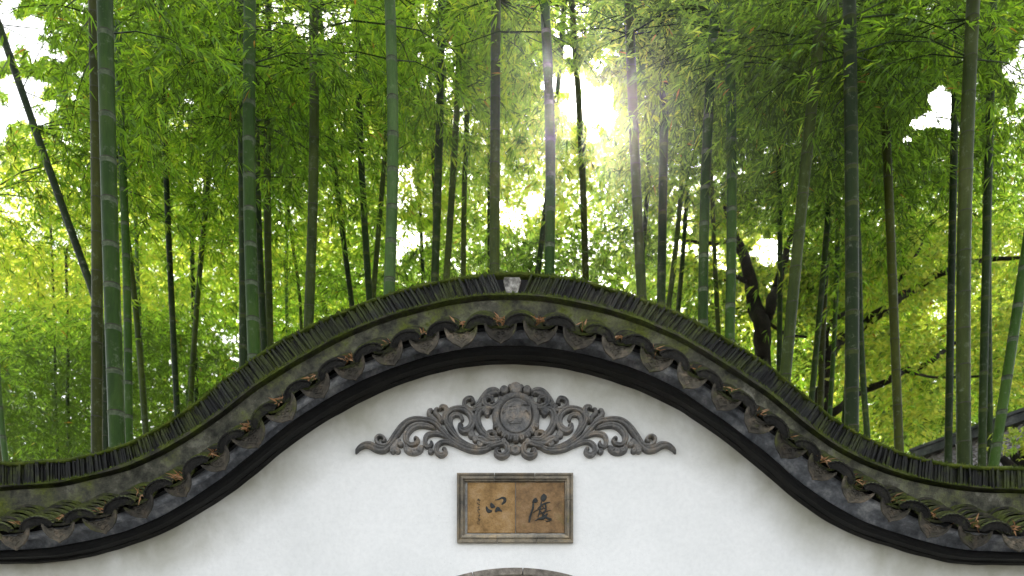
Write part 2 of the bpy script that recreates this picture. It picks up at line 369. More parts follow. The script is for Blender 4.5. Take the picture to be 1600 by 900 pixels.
while x < XR:
    px = 800 + x * ppm
    th = rs.uniform(0.008, 0.0165)
    tilt = R(float(np.interp(px, tiltx, tiltv)) + rs.uniform(-2.2, 2.2))
    step = th / max(0.5, math.cos(tilt)) * 1.0
    # local slope changes the horizontal pitch of leaning slates
    sl = (zB(x + 0.03) - zB(x - 0.03)) / 0.06
    step = th / (math.cos(tilt) + sl * math.sin(tilt)) if (math.cos(tilt) + sl * math.sin(tilt)) > 0.3 else th
    x += step / 2
    if not (789 < px < 812):
        d = Vector((-math.sin(tilt), 0, math.cos(tilt)))
        ln = 0.02
        while ln < 0.3:
            q = x + d.x * ln
            if zB(x) + d.z * ln >= zA(q): break
            ln += 0.002
        slates.append((x, zB(x) - 0.003, tilt, th * 0.84, ln + rs.uniform(-0.005, 0.004)))
    x += step / 2
cs = sorted(range(len(slates)), key=lambda i: abs(slates[i][0]))
near = set(cs[:300]); rest = MB()
for i, (sx, sz, tl, th, ln) in enumerate(slates):
    vv = slate_verts(th, ln, rs)
    if i in near:
        o = wpart("ridge_slate", mesh("ridge_slate", vv, SF, M['slate']))
        o.location = (sx, 0, sz); o.rotation_euler = (0, -tl, 0)
    else:
        c, s = math.cos(tl), math.sin(tl)
        rest.add([(sx + a * c - h * s, y, sz + a * s + h * c) for a, y, h in vv], SF)
meta(wpart("ridge_slate_rows", rest.me("ridge_slate_rows", M['slate'])), kind="stuff", label="remaining slates at both ends of the ridge")
# the little block at the crown, between the two leaning rows
kx = 0.004
vk = [(kx-0.031, zB(kx)), (kx+0.021, zB(kx)), (kx+0.046, zB(kx)+0.088), (kx+0.038, zB(kx)+0.105), (kx-0.048, zB(kx)+0.105), (kx-0.052, zB(kx)+0.088)]
vv = [(a, 0.052, z) for a, z in vk] + [(a, WT-0.06, z) for a, z in vk]
fk = [tuple(range(6)), tuple(range(11, 5, -1))] + [(i, i+6, (i+1) % 6+6, (i+1) % 6) for i in range(6)]
wpart("crown_block", mesh("crown_block", vv, [t[::-1] for t in fk], M['keystone']))

# moss cap and tufts on the ridge
def mcap(x):
    n = mnoise.noise(Vector((x * 7, 3, 0))) * 0.5 + mnoise.noise(Vector((x * 40, 9, 0))) * 0.35
    return 0.004 + 0.007 * n
v, f = sweep(lambda x: [(YS-0.004-mcap(x)*0.4, zA(x)-0.010-abs(mcap(x))*0.5), (YS-0.014, zA(x)-0.001), (YS+0.01, zA(x)+0.008+mcap(x)), (WT/2, zA(x)+0.020+mcap(x)), (WT-YS, zA(x)+0.005), (WT-YS, zA(x)-0.012)], xs=np.arange(XL, XR, 0.0125), jit=0.010)
wpart("moss_cap", mesh("moss_cap", v, f, M['moss'], True))
tf = MB()
for k in range(9000):
    x = rs.uniform(XL, XR); q = rs.random()
    if mnoise.noise(Vector((x * 3.1, 1, 5))) < -0.15 and q < 0.7: continue
    if q < 0.75: y, z = rs.uniform(YS-0.012, YS+0.08), zA(x) + 0.004
    else: y, z = 0.012, zB(x) - 0.004
    h = rs.uniform(0.004, 0.018); a = rs.uniform(0, 6.3); r = rs.uniform(0.002, 0.006)
    lx, ly = rs.uniform(-.006, .006), rs.uniform(-.008, .004)
    tf.add([(x + r*math.cos(a), y + r*math.sin(a), z), (x + r*math.cos(a+2.1), y + r*math.sin(a+2.1), z), (x + r*math.cos(a+4.2), y + r*math.sin(a+4.2), z), (x+lx, y+ly, z+h)], [(0,1,3), (1,2,3), (2,0,3)])
meta(wpart("moss_tufts", tf.me("moss_tufts", M['moss'])), kind="stuff", label="tufts of green moss along the ridge")

# ------------------------------------------------------------------ eave tiles: drip plates, cover tiles, pan tiles
mx = sorted(tE); my = [tE[k] for k in mx]
cols = [(px, 0) for px in mx]
while cols[-1][0] < 2250: cols.append((cols[-1][0] + 65, 0))
while cols[0][0] > -650: cols.insert(0, (cols[0][0] - 65, 0))
DP = YE + CAMD
colX = [(c[0] - 800) * DP / FPX for c in cols]
def frame_at(x):
    s = (zE(x + 0.04) - zE(x - 0.04)) / 0.08; t = Vector((1, 0, s)).normalized(); n = Vector((-t.z, 0, t.x))
    return t, n
DV = Vector((0, math.cos(R(30)), math.sin(R(30))))
def tile_matrix(x, y, dn=0.0, tilt=0.0):
    t, n = frame_at(x)
    o = Vector((x, y, zE(x) + (y - YE) * TS)) + n * dn
    dv = (DV + n * tilt).normalized(); nn = t.cross(dv); 
    # basis: u=t, v=depth, w=up-normal
    m = Matrix((t, dv, n)).transposed().to_4x4(); m.translation = o
    return m
def outline_plate(outer, th, rimw=0.0, rimh=0.0, mats=None, name="plate"):
    """plate in the u-w plane facing -v, with a raised rim"""
    n = len(outer); c = np.mean(outer, axis=0)
    inner = [(c[0] + (p[0]-c[0]) * (1-rimw), c[1] + (p[1]-c[1]) * (1-rimw)) for p in outer]
    v = [(p[0], -th, p[1]) for p in outer] + [(p[0]*.995, -th, p[1]) for p in inner] + [(c[0]+(p[0]-c[0])*.985, -th+rimh, c[1]+(p[1]-c[1])*.97) for p in inner] + [(p[0], 0, p[1]) for p in outer]
    f = []
    for i in range(n):
        j = (i+1) % n
        f += [(i, j, n+j, n+i), (n+i, n+j, 2*n+j, 2*n+i), (3*n+i, 3*n+j, j, i)]
    f += [tuple(range(2*n, 3*n)), tuple(range(4*n-1, 3*n-1, -1))]
    return v, f
# heart-shaped drip plate, points go anticlockwise
DW = 0.083
top = [(DW*math.cos(a)*-1, 0.030 - 0.036*math.sin(a)) for a in np.linspace(0, math.pi, 13)]
right = [(DW*1.0, 0.030), (DW*1.0, 0.014), (DW*0.92, -0.010), (DW*0.76, -0.033), (DW*0.54, -0.051), (DW*0.30, -0.062), (DW*0.12, -0.070), (0, -0.079)]
left = [(-a, b) for a, b in right[::-1]][1:]
dripout = top + right[1:] + left[:-1]
dripout = [(a * 1.02, (b - 0.030) * 0.88) for a, b in dripout]
dv_, df_ = outline_plate([(a, b) for a, b in dripout], 0.016, 0.13, 0.004)
dm = bmesh.new()
for p in dv_: dm.verts.new(p)
dm.verts.ensure_lookup_table()
for q in df_:
    try: dm.faces.new([dm.verts[i] for i in q])
    except ValueError: pass
# raised scrollwork on the plate
def curl(bm, pts, w, h, y0):
    k = len(pts); vs = []
    for i, (a, b) in enumerate(pts):
        d = Vector((pts[min(i+1, k-1)][0]-pts[max(i-1, 0)][0], pts[min(i+1, k-1)][1]-pts[max(i-1, 0)][1])).normalized()
        nx, nz = -d.y*w, d.x*w
        b2 = b * 0.86 - 0.023; vs += [bm.verts.new((a-nx, y0, b2-nz)), bm.verts.new((a, y0-h, b2)), bm.verts.new((a+nx, y0, b2+nz))]
    for i in range(k-1):
        for q in range(2): bm.faces.new((vs[i*3+q], vs[i*3+q+1], vs[i*3+q+4], vs[i*3+q+3]))
for s in (-1, 1):
    curl(dm, [(s*(0.012+0.012*math.cos(a)*(1-a/9)), -0.028+0.012*math.sin(a)*(1-a/9)) for a in np.linspace(0, 6, 10)], 0.0022, 0.005, -0.0115)
    curl(dm, [(s*(0.040+0.010*math.cos(a)*(1-a/9)), -0.010+0.009*math.sin(a)*(1-a/9)) for a in np.linspace(3.2, 9, 9)], 0.002, 0.005, -0.0115)
    curl(dm, [(s*0.070, 0.010), (s*0.060, 0.0), (s*0.052, -0.006), (s*0.030, -0.002), (s*0.015, -0.010)], 0.002, 0.004, -0.0115)
    curl(dm, [(0, -0.062), (s*0.012, -0.047), (s*0.03, -0.038)], 0.002, 0.004, -0.0115)
drip_me = bpy.data.meshes.new("drip_tile"); dm.to_mesh(drip_me); dm.free(); drip_me.materials.append(M['drip'])
# arch-shaped front of a cover tile row, with a scalloped rim
def arch_pts(r, rz, n=21, lo=0, scal=0.0):
    return [(r*math.cos(a)*(1+(scal*math.cos(a*26) if scal else 0)), lo + rz*math.sin(a)*(1+(scal*math.cos(a*26) if scal else 0))) for a in np.linspace(0.10, math.pi-0.10, n)]
oa, ia = arch_pts(0.088, 0.070, 41, -0.006, 0.024), arch_pts(0.056, 0.020, 41, -0.010)
n = len(oa); ev = []
for (a, b), (c, d_) in zip(oa, ia):
    mx1, mz1 = a*0.86+c*0.14, b*0.86+d_*0.14
    ev += [(a, -0.020, b), (mx1, -0.020, mz1), (a*0.80+c*0.2, -0.014, b*0.80+d_*0.2), (a*.3+c*.7, -0.016, b*.3+d_*.7), (c, -0.013, d_), (c, 0.004, d_), (a*0.98, 0.004, b*0.98)]
ef = [(i*7+q, i*7+(q+1) % 7, (i+1)*7+(q+1) % 7, (i+1)*7+q) for i in range(n-1) for q in range(7)]
ef += [tuple(range(7)), tuple((n-1)*7+q for q in range(6, -1, -1))]
eave_me = mesh("eave_tile", ev, ef, M['eave'])
def arc_tile(r, rz, ln, th, flip=1):
    vs, fs = [], []; n = 13
    for yy, rr in ((0, 1.0), (ln, 0.94)):
        for k in range(n):
            a = math.pi * (0.04 + 0.92 * k / (n-1))
            for o in (0, th): vs.append(((r*rr-o)*math.cos(a), yy, flip*((rz*rr-o)*math.sin(a))))
    for k in range(n-1):
        a = k*2
        fs += [(a, a+2, a+2+2*n, a+2*n), (a+1, a+1+2*n, a+3+2*n, a+3), (a, a+1, a+3, a+2), (a+2*n, a+2+2*n, a+3+2*n, a+1+2*n)]
    fs += [(0, 2*n, 2*n+1, 1), (2*n-2, 2*n-1, 4*n-1, 4*n-2)]
    return vs, fs
cv, cf = arc_tile(0.088, 0.060, 0.15, 0.013); cover_me = mesh("cover_tile", cv, cf, M['cover'])
pv, pf = arc_tile(0.085, 0.034, 0.16, 0.012, -1); pan_me = mesh("pan_tile", pv, pf, M['cover'])
def put(name, me, m, sub=None):
    o = wpart(name, me); o.matrix_local = m; return o
NC = 6
tr = random.Random(11)
for i, x in enumerate(colX):
    infr = abs(x) < 2.95
    jm = Matrix.Rotation(R(tr.gauss(0, 3.6)), 4, 'Y') @ Matrix.Rotation(R(tr.uniform(-7, 7)), 4, 'Z') @ Matrix.Scale(tr.uniform(0.93, 1.07), 4)
    dm_ = tile_matrix(x, YE - 0.024, 0.010) @ Matrix.Rotation(R(-13), 4, 'X') @ jm
    put("drip_tile", drip_me, dm_)
    for k in range(3):
        put("pan_tile", pan_me, tile_matrix(x, YE + 0.01 + 0.11 * k, 0.022 + 0.003 * k, 0.06))
    if i + 1 < len(colX):
        xc = (x + colX[i+1]) / 2
        jm = Matrix.Rotation(R(tr.uniform(-3, 3)), 4, 'Y') @ Matrix.Scale(tr.uniform(0.95, 1.03), 4)
        put("eave_tile", eave_me, tile_matrix(xc, YE - 0.006, 0.004) @ Matrix.Rotation(R(14), 4, 'X') @ jm)
        for k in range(NC if infr else 3):
            step = 0.053 if infr else 0.10
            jm = Matrix.Rotation(R(tr.uniform(-3, 3)), 4, 'Y') @ Matrix.Translation((tr.uniform(-.003, .003), 0, tr.uniform(-.002, .003)))
            put("cover_tile", cover_me, tile_matrix(xc, YE + 0.012 + step * k, 0.003 - 0.0012 * k, -0.10) @ jm)

# dry bamboo leaves caught above the drip tiles
def leaf_arrays(p, d, ln, wd, up=None, fold=0.25):
    """p,d: (n,3) base points and unit directions; returns verts (n,4,3)"""
    n = len(p); r = RNG.normal(size=(n, 3)) if up is None else up + RNG.normal(size=(n, 3)) * 0.5
    s = np.cross(d, r); s /= np.linalg.norm(s, axis=1, keepdims=True) + 1e-9
    u = np.cross(s, d)
    ln = np.asarray(ln).reshape(-1, 1); wd = np.asarray(wd).reshape(-1, 1)
    mid = p + d * ln * 0.38 + u * wd * fold
    tip = p + d * ln
    tip[:, 2] -= ln[:, 0] * 0.12
    return np.stack([p, mid - s * wd / 2, tip, mid + s * wd / 2], 1)
def leaf_mesh(name, V, tint, m):
    n = len(V); me = bpy.data.meshes.new(name)
    me.vertices.add(n * 4); me.vertices.foreach_set("co", V.reshape(-1).astype(np.float32))
    base = (np.arange(n) * 4)[:, None]
    idx = (base + np.array([0, 1, 2, 0, 2, 3])).reshape(-1).astype(np.int32)
    me.loops.add(n * 6); me.loops.foreach_set("vertex_index", idx)
    me.polygons.add(n * 2); me.polygons.foreach_set("loop_start", np.arange(0, n * 6, 3, dtype=np.int32))
    try: me.polygons.foreach_set("loop_total", np.full(n * 2, 3, dtype=np.int32))
    except Exception: pass
    me.materials.append(m)
    at = me.attributes.new("tint", 'FLOAT', 'POINT'); at.data.foreach_set("value", np.repeat(tint, 4).astype(np.float32))
    me.update(calc_edges=True); return me
pts = []
for x in colX:
    if abs(x) > 3.2: continue
    t, n_ = frame_at(x); k = tr.choice([8, 14, 20, 26])
    for q in range(k):
        a = tile_matrix(x, YE + tr.uniform(-0.015, 0.05), 0.016 + tr.uniform(0, 0.020))
        pts.append(a.translation + t * tr.gauss(0, 0.018))
pts = np.array(pts); nn = len(pts)
d = RNG.normal(size=(nn, 3)); d[:, 2] *= 0.5; d[:, 1] -= 0.3; d /= np.linalg.norm(d, axis=1, keepdims=True)
Vd = leaf_arrays(pts, d, RNG.uniform(0.025, 0.06, nn), RNG.uniform(0.006, 0.012, nn))
o = part("dry_leaves", leaf_mesh("dry_leaves", Vd, RNG.uniform(0, 0.9, nn), M['leaf_dry']))
meta(o, "curled dry brown leaves caught in the gutters above the carved drip tiles", "leaves", kind="stuff")

# ------------------------------------------------------------------ carved relief over the plaque
CX = 805.7; DR = CAMD
relief = meta(empty("carved_relief", P(CX, 716, DR)), "grey carved relief of scrolling leaves round an oval medallion on the white wall", "carving")
RL = Vector(relief.location)
Z2 = lambda x, y: (550 + x / 9.477, 630 + y / 9.477)
Z3 = lambda x, y: (660 + x / 7.823, 610 + y / 7.823)
Z1 = lambda x, y: (730 + x / 6.92, 595 + y / 6.92)
PROF = [(-1, -0.02), (-0.97, 0.45), (-0.78, 0.86), (-0.45, 1.0), (-0.12, 0.90), (0.0, 0.74), (0.12, 0.90), (0.45, 1.0), (0.78, 0.86), (0.97, 0.45), (1, -0.02)]
PLAIN = [(-1, -0.02), (-0.95, 0.5), (-0.7, 0.84), (-0.3, 0.98), (0, 1.0), (0.3, 0.98), (0.7, 0.84), (0.95, 0.5), (1, -0.02)]
def stroke(name, pts, wids, depth, scale, mirror, groove=True, n=None, off=0.0):
    """a raised band along photograph-pixel points (already converted), wids in zoomed pixels / scale"""
    n = n or max(12, len(pts) * 6)
    q = smoothpath([(a, b, w_ / scale * (1.12 if scale > 1 else 1.08)) for (a, b), w_ in zip(pts, wids)], n)
    pr = PROF if groove else PLAIN; vs = []; s = DR / FPX
    for i in range(n):
        a, b, w_ = q[i]; dx, dy = q[min(i+1, n-1)][:2] - q[max(i-1, 0)][:2]; l = math.hypot(dx, dy) + 1e-9
        nx, ny = -dy / l, dx / l
        endf = min(1.0, 0.35 + min(i, n-1-i) * 0.3)
        for u, h in pr:
            x_, y_ = a + nx * u * max(w_, 0.2) / 2 * min(1, endf + 0.1), b + ny * u * max(w_, 0.2) / 2 * min(1, endf + 0.1)
            if mirror: x_ = 2 * CX - x_
            p = P(x_, y_, DR); p.y = -(h * depth * endf + off * (1 if h > 0 else 0)); vs.append(p - RL)
    k = len(pr)
    fs = [(i*k+j, i*k+j+1, (i+1)*k+j+1, (i+1)*k+j) for i in range(n-1) for j in range(k-1)]
    fs += [tuple(range(k)), tuple((n-1)*k + j for j in range(k-1, -1, -1))]
    me = mesh(name, vs, fs, M['relief'], True)
    return part(name, me, relief)
def bead(name, c, r, depth, scale, mirror, sy=1.0, hollow=0.3):
    x0, y0 = c; r = r * 1.1 / scale * DR / FPX; vs = []; rings = [(1, 0), (0.98, 0.5), (0.82, 0.85), (0.55, 1.0), (0.3, 1.0 - hollow * 0.4), (0.12, 1.0 - hollow)]
    if mirror: x0 = 2 * CX - x0
    p0 = P(x0, y0, DR) - RL; n = 16
    for rr, h in rings:
        for k in range(n):
            a = 2*math.pi*k/n; vs.append((p0.x + r*rr*math.cos(a), p0.y - depth*h + (0.002 if h == 0 else 0), p0.z + r*rr*sy*math.sin(a)))
    fs = [(i*n+k, i*n+(k+1) % n, (i+1)*n+(k+1) % n, (i+1)*n+k) for i in range(len(rings)-1) for k in range(n)] + [tuple((len(rings)-1)*n+k for k in range(n))]
    return part(name, mesh(name, vs, fs, M['relief'], True), relief)
def lobes(cfun, pts, r, scale, mir, depth):
    for a, b in pts: bead("leaf_lobe", cfun(a, b), r, depth, scale, mir, 1.0, 0.15)
z = lambda F, L: [F(a, b) for a, b in L]
for mir in (False, True):
    main = z(Z2, [(58,760),(110,690),(190,640),(280,640),(380,690),(480,700),(570,620),(650,500),(740,380),(850,290),(980,262),(1110,275)]) + z(Z3, [(95,385),(180,430),(260,520),(350,610),(470,690),(600,740),(740,745),(850,700),(930,680)])
    ws = [22, 50, 75, 100, 110, 100, 95, 95, 95, 90, 85, 80] + [62, 62, 66, 70, 72, 72, 66, 50, 30]
    ws = [a / 9.477 for a in ws[:12]] + [a / 7.823 for a in ws[12:]]
    stroke("scroll_stem", main, ws, 0.045, 1.0, mir, n=110)
    stroke("curl", z(Z2, [(600,580),(530,640),(450,650),(385,610),(368,550),(410,510),(470,520),(495,565),(470,600),(445,585)]), [30, 46, 48, 48, 48, 46, 44, 40, 30, 20], 0.052, 9.477, mir, False)
    stroke("inner_scroll", z(Z2, [(1250,400),(1100,350),(980,345),(880,390),(810,480),(810,570),(870,630),(950,615),(985,560),(950,530),(920,560)]), [40, 70, 80, 90, 90, 75, 60, 55, 45, 35, 20], 0.040, 9.477, mir)
    stroke("leaf", z(Z2, [(720,540),(660,620),(620,680),(640,750)]), [40, 90, 120, 60], 0.038, 9.477, mir, False)
    lobes(Z2, [(725,625), (610,720), (680,720)], 42, 9.477, mir, 0.040)
    stroke("leaf", z(Z2, [(790,620),(820,700),(900,730),(990,710),(1060,640)]), [40, 90, 105, 100, 50], 0.034, 9.477, mir)
    lobes(Z2, [(850,720), (930,740), (1010,700)], 45, 9.477, mir, 0.042)
    stroke("inner_scroll", z(Z3, [(380,680),(310,600),(230,555),(150,540),(70,560),(35,620),(50,690),(90,700),(120,660),(95,635)]), [20, 40, 48, 52, 56, 52, 48, 44, 36, 20], 0.038, 7.823, mir)
    lobes(Z3, [(105,760)], 34, 7.823, mir, 0.036)
    stroke("inner_scroll", z(Z3, [(450,715),(380,670),(300,645),(230,655),(180,700),(180,765),(230,805),(280,780),(280,735),(240,725)]), [20, 42, 46, 50, 54, 56, 56, 50, 40, 22], 0.042, 7.823, mir)
    stroke("scroll_stem", z(Z3, [(700,720),(600,700),(480,640),(380,545),(310,440),(290,350),(330,280),(410,248),(500,250),(580,300),(615,380),(600,460),(540,510),(480,500),(460,450),(500,430)]), [30, 42, 50, 54, 54, 54, 56, 60, 66, 74, 84, 84, 80, 66, 48, 24], 0.050, 7.823, mir, n=80)
    stroke("inner_scroll", z(Z3, [(470,610),(400,520),(350,420),(350,350),(400,310),(460,320),(490,365),(470,400)]), [10, 30, 46, 52, 52, 46, 40, 24], 0.036, 7.823, mir)
    stroke("leaf", z(Z3, [(200,410),(150,370),(90,320),(95,270),(140,260)]), [34, 46, 56, 52, 30], 0.044, 7.823, mir, False)
    stroke("leaf", z(Z3, [(225,430),(215,350),(165,300),(170,255),(210,240)]), [40, 52, 56, 46, 26], 0.040, 7.823, mir, False)
    stroke("leaf", z(Z3, [(250,420),(270,340),(300,280),(290,235),(240,225),(215,260)]), [44, 52, 60, 56, 44, 24], 0.050, 7.823, mir)
    stroke("curl", z(Z3, [(690,200),(650,255),(590,260),(530,220),(515,165),(550,125),(605,120),(630,165),(590,185)]), [36, 50, 54, 52, 50, 48, 46, 36, 22], 0.046, 7.823, mir)
    lobes(Z3, [(705,215)], 26, 7.823, mir, 0.048)
    stroke("leaf", z(Z1, [(60,320),(120,290),(170,225),(240,150),(310,135),(355,170)]), [24, 60, 84, 90, 74, 40], 0.048, 6.92, mir)
    stroke("curl", z(Z1, [(360,180),(345,260),(280,310),(205,290),(180,235),(210,200),(270,215),(275,255),(245,260)]), [40, 56, 60, 58, 54, 46, 40, 30, 18], 0.054, 6.92, mir)
    stroke("inner_scroll", z(Z1, [(265,360),(200,335),(140,345),(110,410),(125,500),(180,585),(250,650)]), [30, 56, 66, 70, 74, 70, 60], 0.050, 6.92, mir)
    lobes(Z1, [(215,378), (190,350)], 28, 6.92, mir, 0.052)
    stroke("curl", z(Z1, [(350,640),(280,655),(225,630),(225,590),(275,575),(310,605),(270,625)]), [50, 54, 48, 44, 40, 34, 20], 0.056, 6.92, mir)
    stroke("leaf", z(Z1, [(100,640),(150,650),(210,680),(290,670),(370,630)]), [60, 76, 70, 62, 40], 0.046, 6.92, mir)
    lobes(Z1, [(50,600), (95,645), (145,695), (35,560)], 38, 6.92, mir, 0.040)
    stroke("curl", z(Z1, [(200,745),(300,715),(390,690),(435,730),(430,800),(370,830),(315,805),(325,765),(370,775)]), [30, 52, 60, 60, 60, 60, 50, 40, 22], 0.052, 6.92, mir)
    lobes(Z1, [(400,122)], 46, 6.92, mir, 0.050)
    lobes(Z1, [(395,680)], 34, 6.92, mir, 0.055)
bead("crest_shell", Z1(525, 105), 68, 0.052, 6.92, False, 0.95, 0.1)
for a, b in ((500, 60), (465, 75), (550, 62), (585, 78)): bead("leaf_lobe", Z1(a, b+12), 26, 0.046, 6.92, False, 1, 0.1)
bead("foot_shell", Z1(520, 755), 62, 0.030, 6.92, False, 0.8, 0.5)
# oval frame with flutes, domed disc, and the emblem on it
def ring(name, c, rx, ry, bands, n=96, flute=0, depth_fl=0.0):
    p0 = P(*c, DR) - RL; s = DR / FPX; vs = []
    for rr, h in bands:
        for k in range(n):
            a = 2*math.pi*k/n; fl = depth_fl * abs(math.sin(a * flute / 2)) if 0.3 < h else 0
            vs.append((p0.x + rx*s*rr*math.cos(a), p0.y - h*0.06 + fl, p0.z + ry*s*rr*math.sin(a)))
    fs = [(i*n+k, i*n+(k+1) % n, (i+1)*n+(k+1) % n, (i+1)*n+k) for i in range(len(bands)-1) for k in range(n)] + [tuple((len(bands)-1)*n+k for k in range(n))]
    return part(name, mesh(name, vs, fs, M['relief'], True), relief)
cc = Z1(527, 408)
ring("medallion_frame", cc, 255/6.92, 262/6.92, [(1, 0), (1.0, 0.55), (0.96, 0.8), (0.86, 1.0), (0.76, 0.92), (0.68, 0.62), (0.66, 0.55)], 112, 56, 0.006)
ring("medallion", Z1(527, 415), 168/6.92, 188/6.92, [(1, 0), (1, 0.80), (0.96, 0.98), (0.90, 0.98), (0.87, 0.86), (0.6, 1.0), (0.3, 1.06), (0.05, 1.08)], 48)
for k in range(-4, 5):
    a = R(270 + k * 16); c0 = (cc[0] + 30*math.cos(a), cc[1] - 31*math.sin(a)); c1 = (cc[0] + 39.5*math.cos(a), cc[1] - 40.5*math.sin(a))
    stroke("fluted_petal", [c0, ((c0[0]+c1[0])/2, (c0[1]+c1[1])/2), c1], [4.5, 7.5, 6.5], 0.062, 1.0, False)
def emb(name, pts, w_): 
    q = [Z1(a, b) for a, b in pts]; return stroke(name, q, [w_] * len(q), 0.009, 6.92, False, False, off=0.058)
for yy in (320, 352, 384): emb("emblem_bar", [(450, yy), (490, yy), (530, yy)], 13)
for xx in (452, 490, 528): emb("emblem_bar", [(xx, 310), (xx, 350), (xx, 410)], 13)
for xx in (572, 676): emb("emblem_bar", [(xx, 305), (xx, 350), (xx, 400)], 12)
emb("emblem_bar", [(600, 405), (638, 360), (672, 405)], 12); emb("emblem_bar", [(575, 305), (620, 300), (680, 305)], 12)
emb("emblem_bar", [(490, 285), (490, 300), (490, 315)], 20); emb("emblem_bar", [(400, 305), (400, 350), (400, 400)], 10)
for xx in (468, 568): emb("emblem_ring", [(xx + 27*math.cos(a), 458 + 25*math.sin(a)) for a in np.linspace(0, 2*math.pi, 13)], 14)
emb("emblem_bar", [(430, 480), (480, 505), (530, 500), (590, 500)], 9)
emb("emblem_bar", [(500, 440), (520, 452), (542, 440)], 9)

# ------------------------------------------------------------------ inscribed plaque
plaque = meta(empty("inscribed_plaque", P(805, 849, CAMD)), "orange stone plaque with dark brush characters in a grey stone frame, under the carving", "plaque")
PL = Vector(plaque.location)
def pp(x, y): p = P(x, y, CAMD) - PL; return p.x, p.z
OX0, OX1, OY0, OY1 = 714.5, 895.0, 741.5, 849.0
STEPS = [(0, 0.0), (0, 0.030), (3.2, 0.036), (3.4, 0.026), (5.4, 0.028), (6.4, 0.040), (9.6, 0.040), (10.2, 0.026), (12.3, 0.024), (12.6, 0.0)]
def bar(side, a0, a1, mit0, mit1):
    vs = []
    for (a, mit) in ((a0, mit0), (a1, mit1)):
        for ins, h in STEPS:
            if side == 't': x_, y_ = a + mit * ins, OY0 + ins
            elif side == 'b': x_, y_ = a + mit * ins, OY1 - ins
            elif side == 'l': x_, y_ = OX0 + ins, a + mit * ins
            else: x_, y_ = OX1 - ins, a + mit * ins
            X, Z_ = pp(x_, y_); vs.append((X, -h - 0.001, Z_))
    k = len(STEPS); fs = [(j, j+1, k+j+1, k+j) for j in range(k-1)] + [tuple(range(k)), tuple(range(2*k-1, k-1, -1)), (0, k, 2*k-1, k-1)]
    part("frame_block", mesh("frame_block", vs, fs, M['frame']), plaque)
g = 0.35
for (s_, cuts) in (('t', [OX0, 772.7, 835.6, OX1]), ('b', [OX0, 777, 838, OX1]), ('l', [OY0, OY1]), ('r', [OY0, 783, OY1])):
    for k in range(len(cuts) - 1):
        bar(s_, cuts[k] + (g if k else 0), cuts[k+1] - (g if k < len(cuts)-2 else 0), 1 if k == 0 else 0, -1 if k == len(cuts)-2 else 0)
def slab(name, x0, y0, x1, y1, h, m):
    b = MB(); X0, Z1_ = pp(x0, y0); X1, Z0 = pp(x1, y1); e = 0.0015
    b.add([(X0, 0, Z0), (X1, 0, Z0), (X1, 0, Z1_), (X0, 0, Z1_), (X0, -h+e, Z0), (X1, -h+e, Z0), (X1, -h+e, Z1_), (X0, -h+e, Z1_), (X0+e, -h, Z0+e), (X1-e, -h, Z0+e), (X1-e, -h, Z1_-e), (X0+e, -h, Z1_-e)],
          [(0,1,5,4), (1,2,6,5), (2,3,7,6), (3,0,4,7), (4,5,9,8), (5,6,10,9), (6,7,11,10), (7,4,8,11), (8,9,10,11)])
    return part(name, b.me(name, m), plaque)
slab("mortar_bed", 725.5, 752, 884, 838, 0.006, M['joint'])
meta(slab("stone_panel", 730.6, 755, 804.9, 833.5, 0.014, M['panelL']), "orange stone panel with one large character and a small column of writing")
meta(slab("stone_panel", 806.0, 755, 882.0, 833.5, 0.014, M['panelR']), "browner stone panel with one dense character")
def poly(name, pts, h0=0.0135, h1=0.0185):
    a = [pp(*q) for q in pts]; n = len(a); c = np.mean(a, axis=0)
    vs = [(p[0], -h0, p[1]) for p in a] + [(c[0]+(p[0]-c[0])*0.86, -h1, c[1]+(p[1]-c[1])*0.86) for p in a]
    bm = bmesh.new(); bv = [bm.verts.new(v) for v in vs]
    for i in range(n): bm.faces.new((bv[i], bv[(i+1) % n], bv[n+(i+1) % n], bv[n+i]))
    bm.faces.new(bv[n:]); bmesh.ops.triangulate(bm, faces=bm.faces[:]); bmesh.ops.recalc_face_normals(bm, faces=bm.faces[:])
    return bm
def char_obj(name, polys, strokes_, F, sc_, label):
    allv, allf = [], []
    for pl in polys:
        bm = poly("s", [F(a, b) for a, b in smoothpath(pl + [pl[0]], len(pl)*4)[:-1]])
        bm.verts.ensure_lookup_table(); n0 = len(allv)
        allv += [tuple(v.co) for v in bm.verts]; allf += [tuple(n0 + v.index for v in f.verts) for f in bm.faces]; bm.free()
    for pts_, w_, dz in strokes_:
        q = smoothpath([(a, b, ww) for (a, b), ww in zip(pts_, w_)], max(8, len(pts_)*5)); n0 = len(allv); n = len(q)
        for i in range(n):
            dx, dy = q[min(i+1, n-1)][:2] - q[max(i-1, 0)][:2]; l = math.hypot(dx, dy) + 1e-9
            for u, h in ((-1, 0.0130), (-0.6, 0.0175+dz), (0.6, 0.0175+dz), (1, 0.0130)):
                X, Z_ = pp(*F(q[i][0] - dy/l*u*q[i][2]/2, q[i][1] + dx/l*u*q[i][2]/2)); allv.append((X, -h, Z_))
        allf += [(n0+i*4+j, n0+i*4+j+1, n0+i*4+j+5, n0+i*4+j+4) for i in range(n-1) for j in range(3)]
        allf += [(n0, n0+1, n0+2, n0+3), (n0+4*n-1, n0+4*n-2, n0+4*n-3, n0+4*n-4)]
    o = part(name, mesh(name, allv, allf, M['ink']), plaque); o["label"] = label; return o
F4 = lambda a, b: (720 + a/8.57, 745 + b/8.57); F5 = lambda a, b: (800 + a/8.57, 745 + b/8.57)
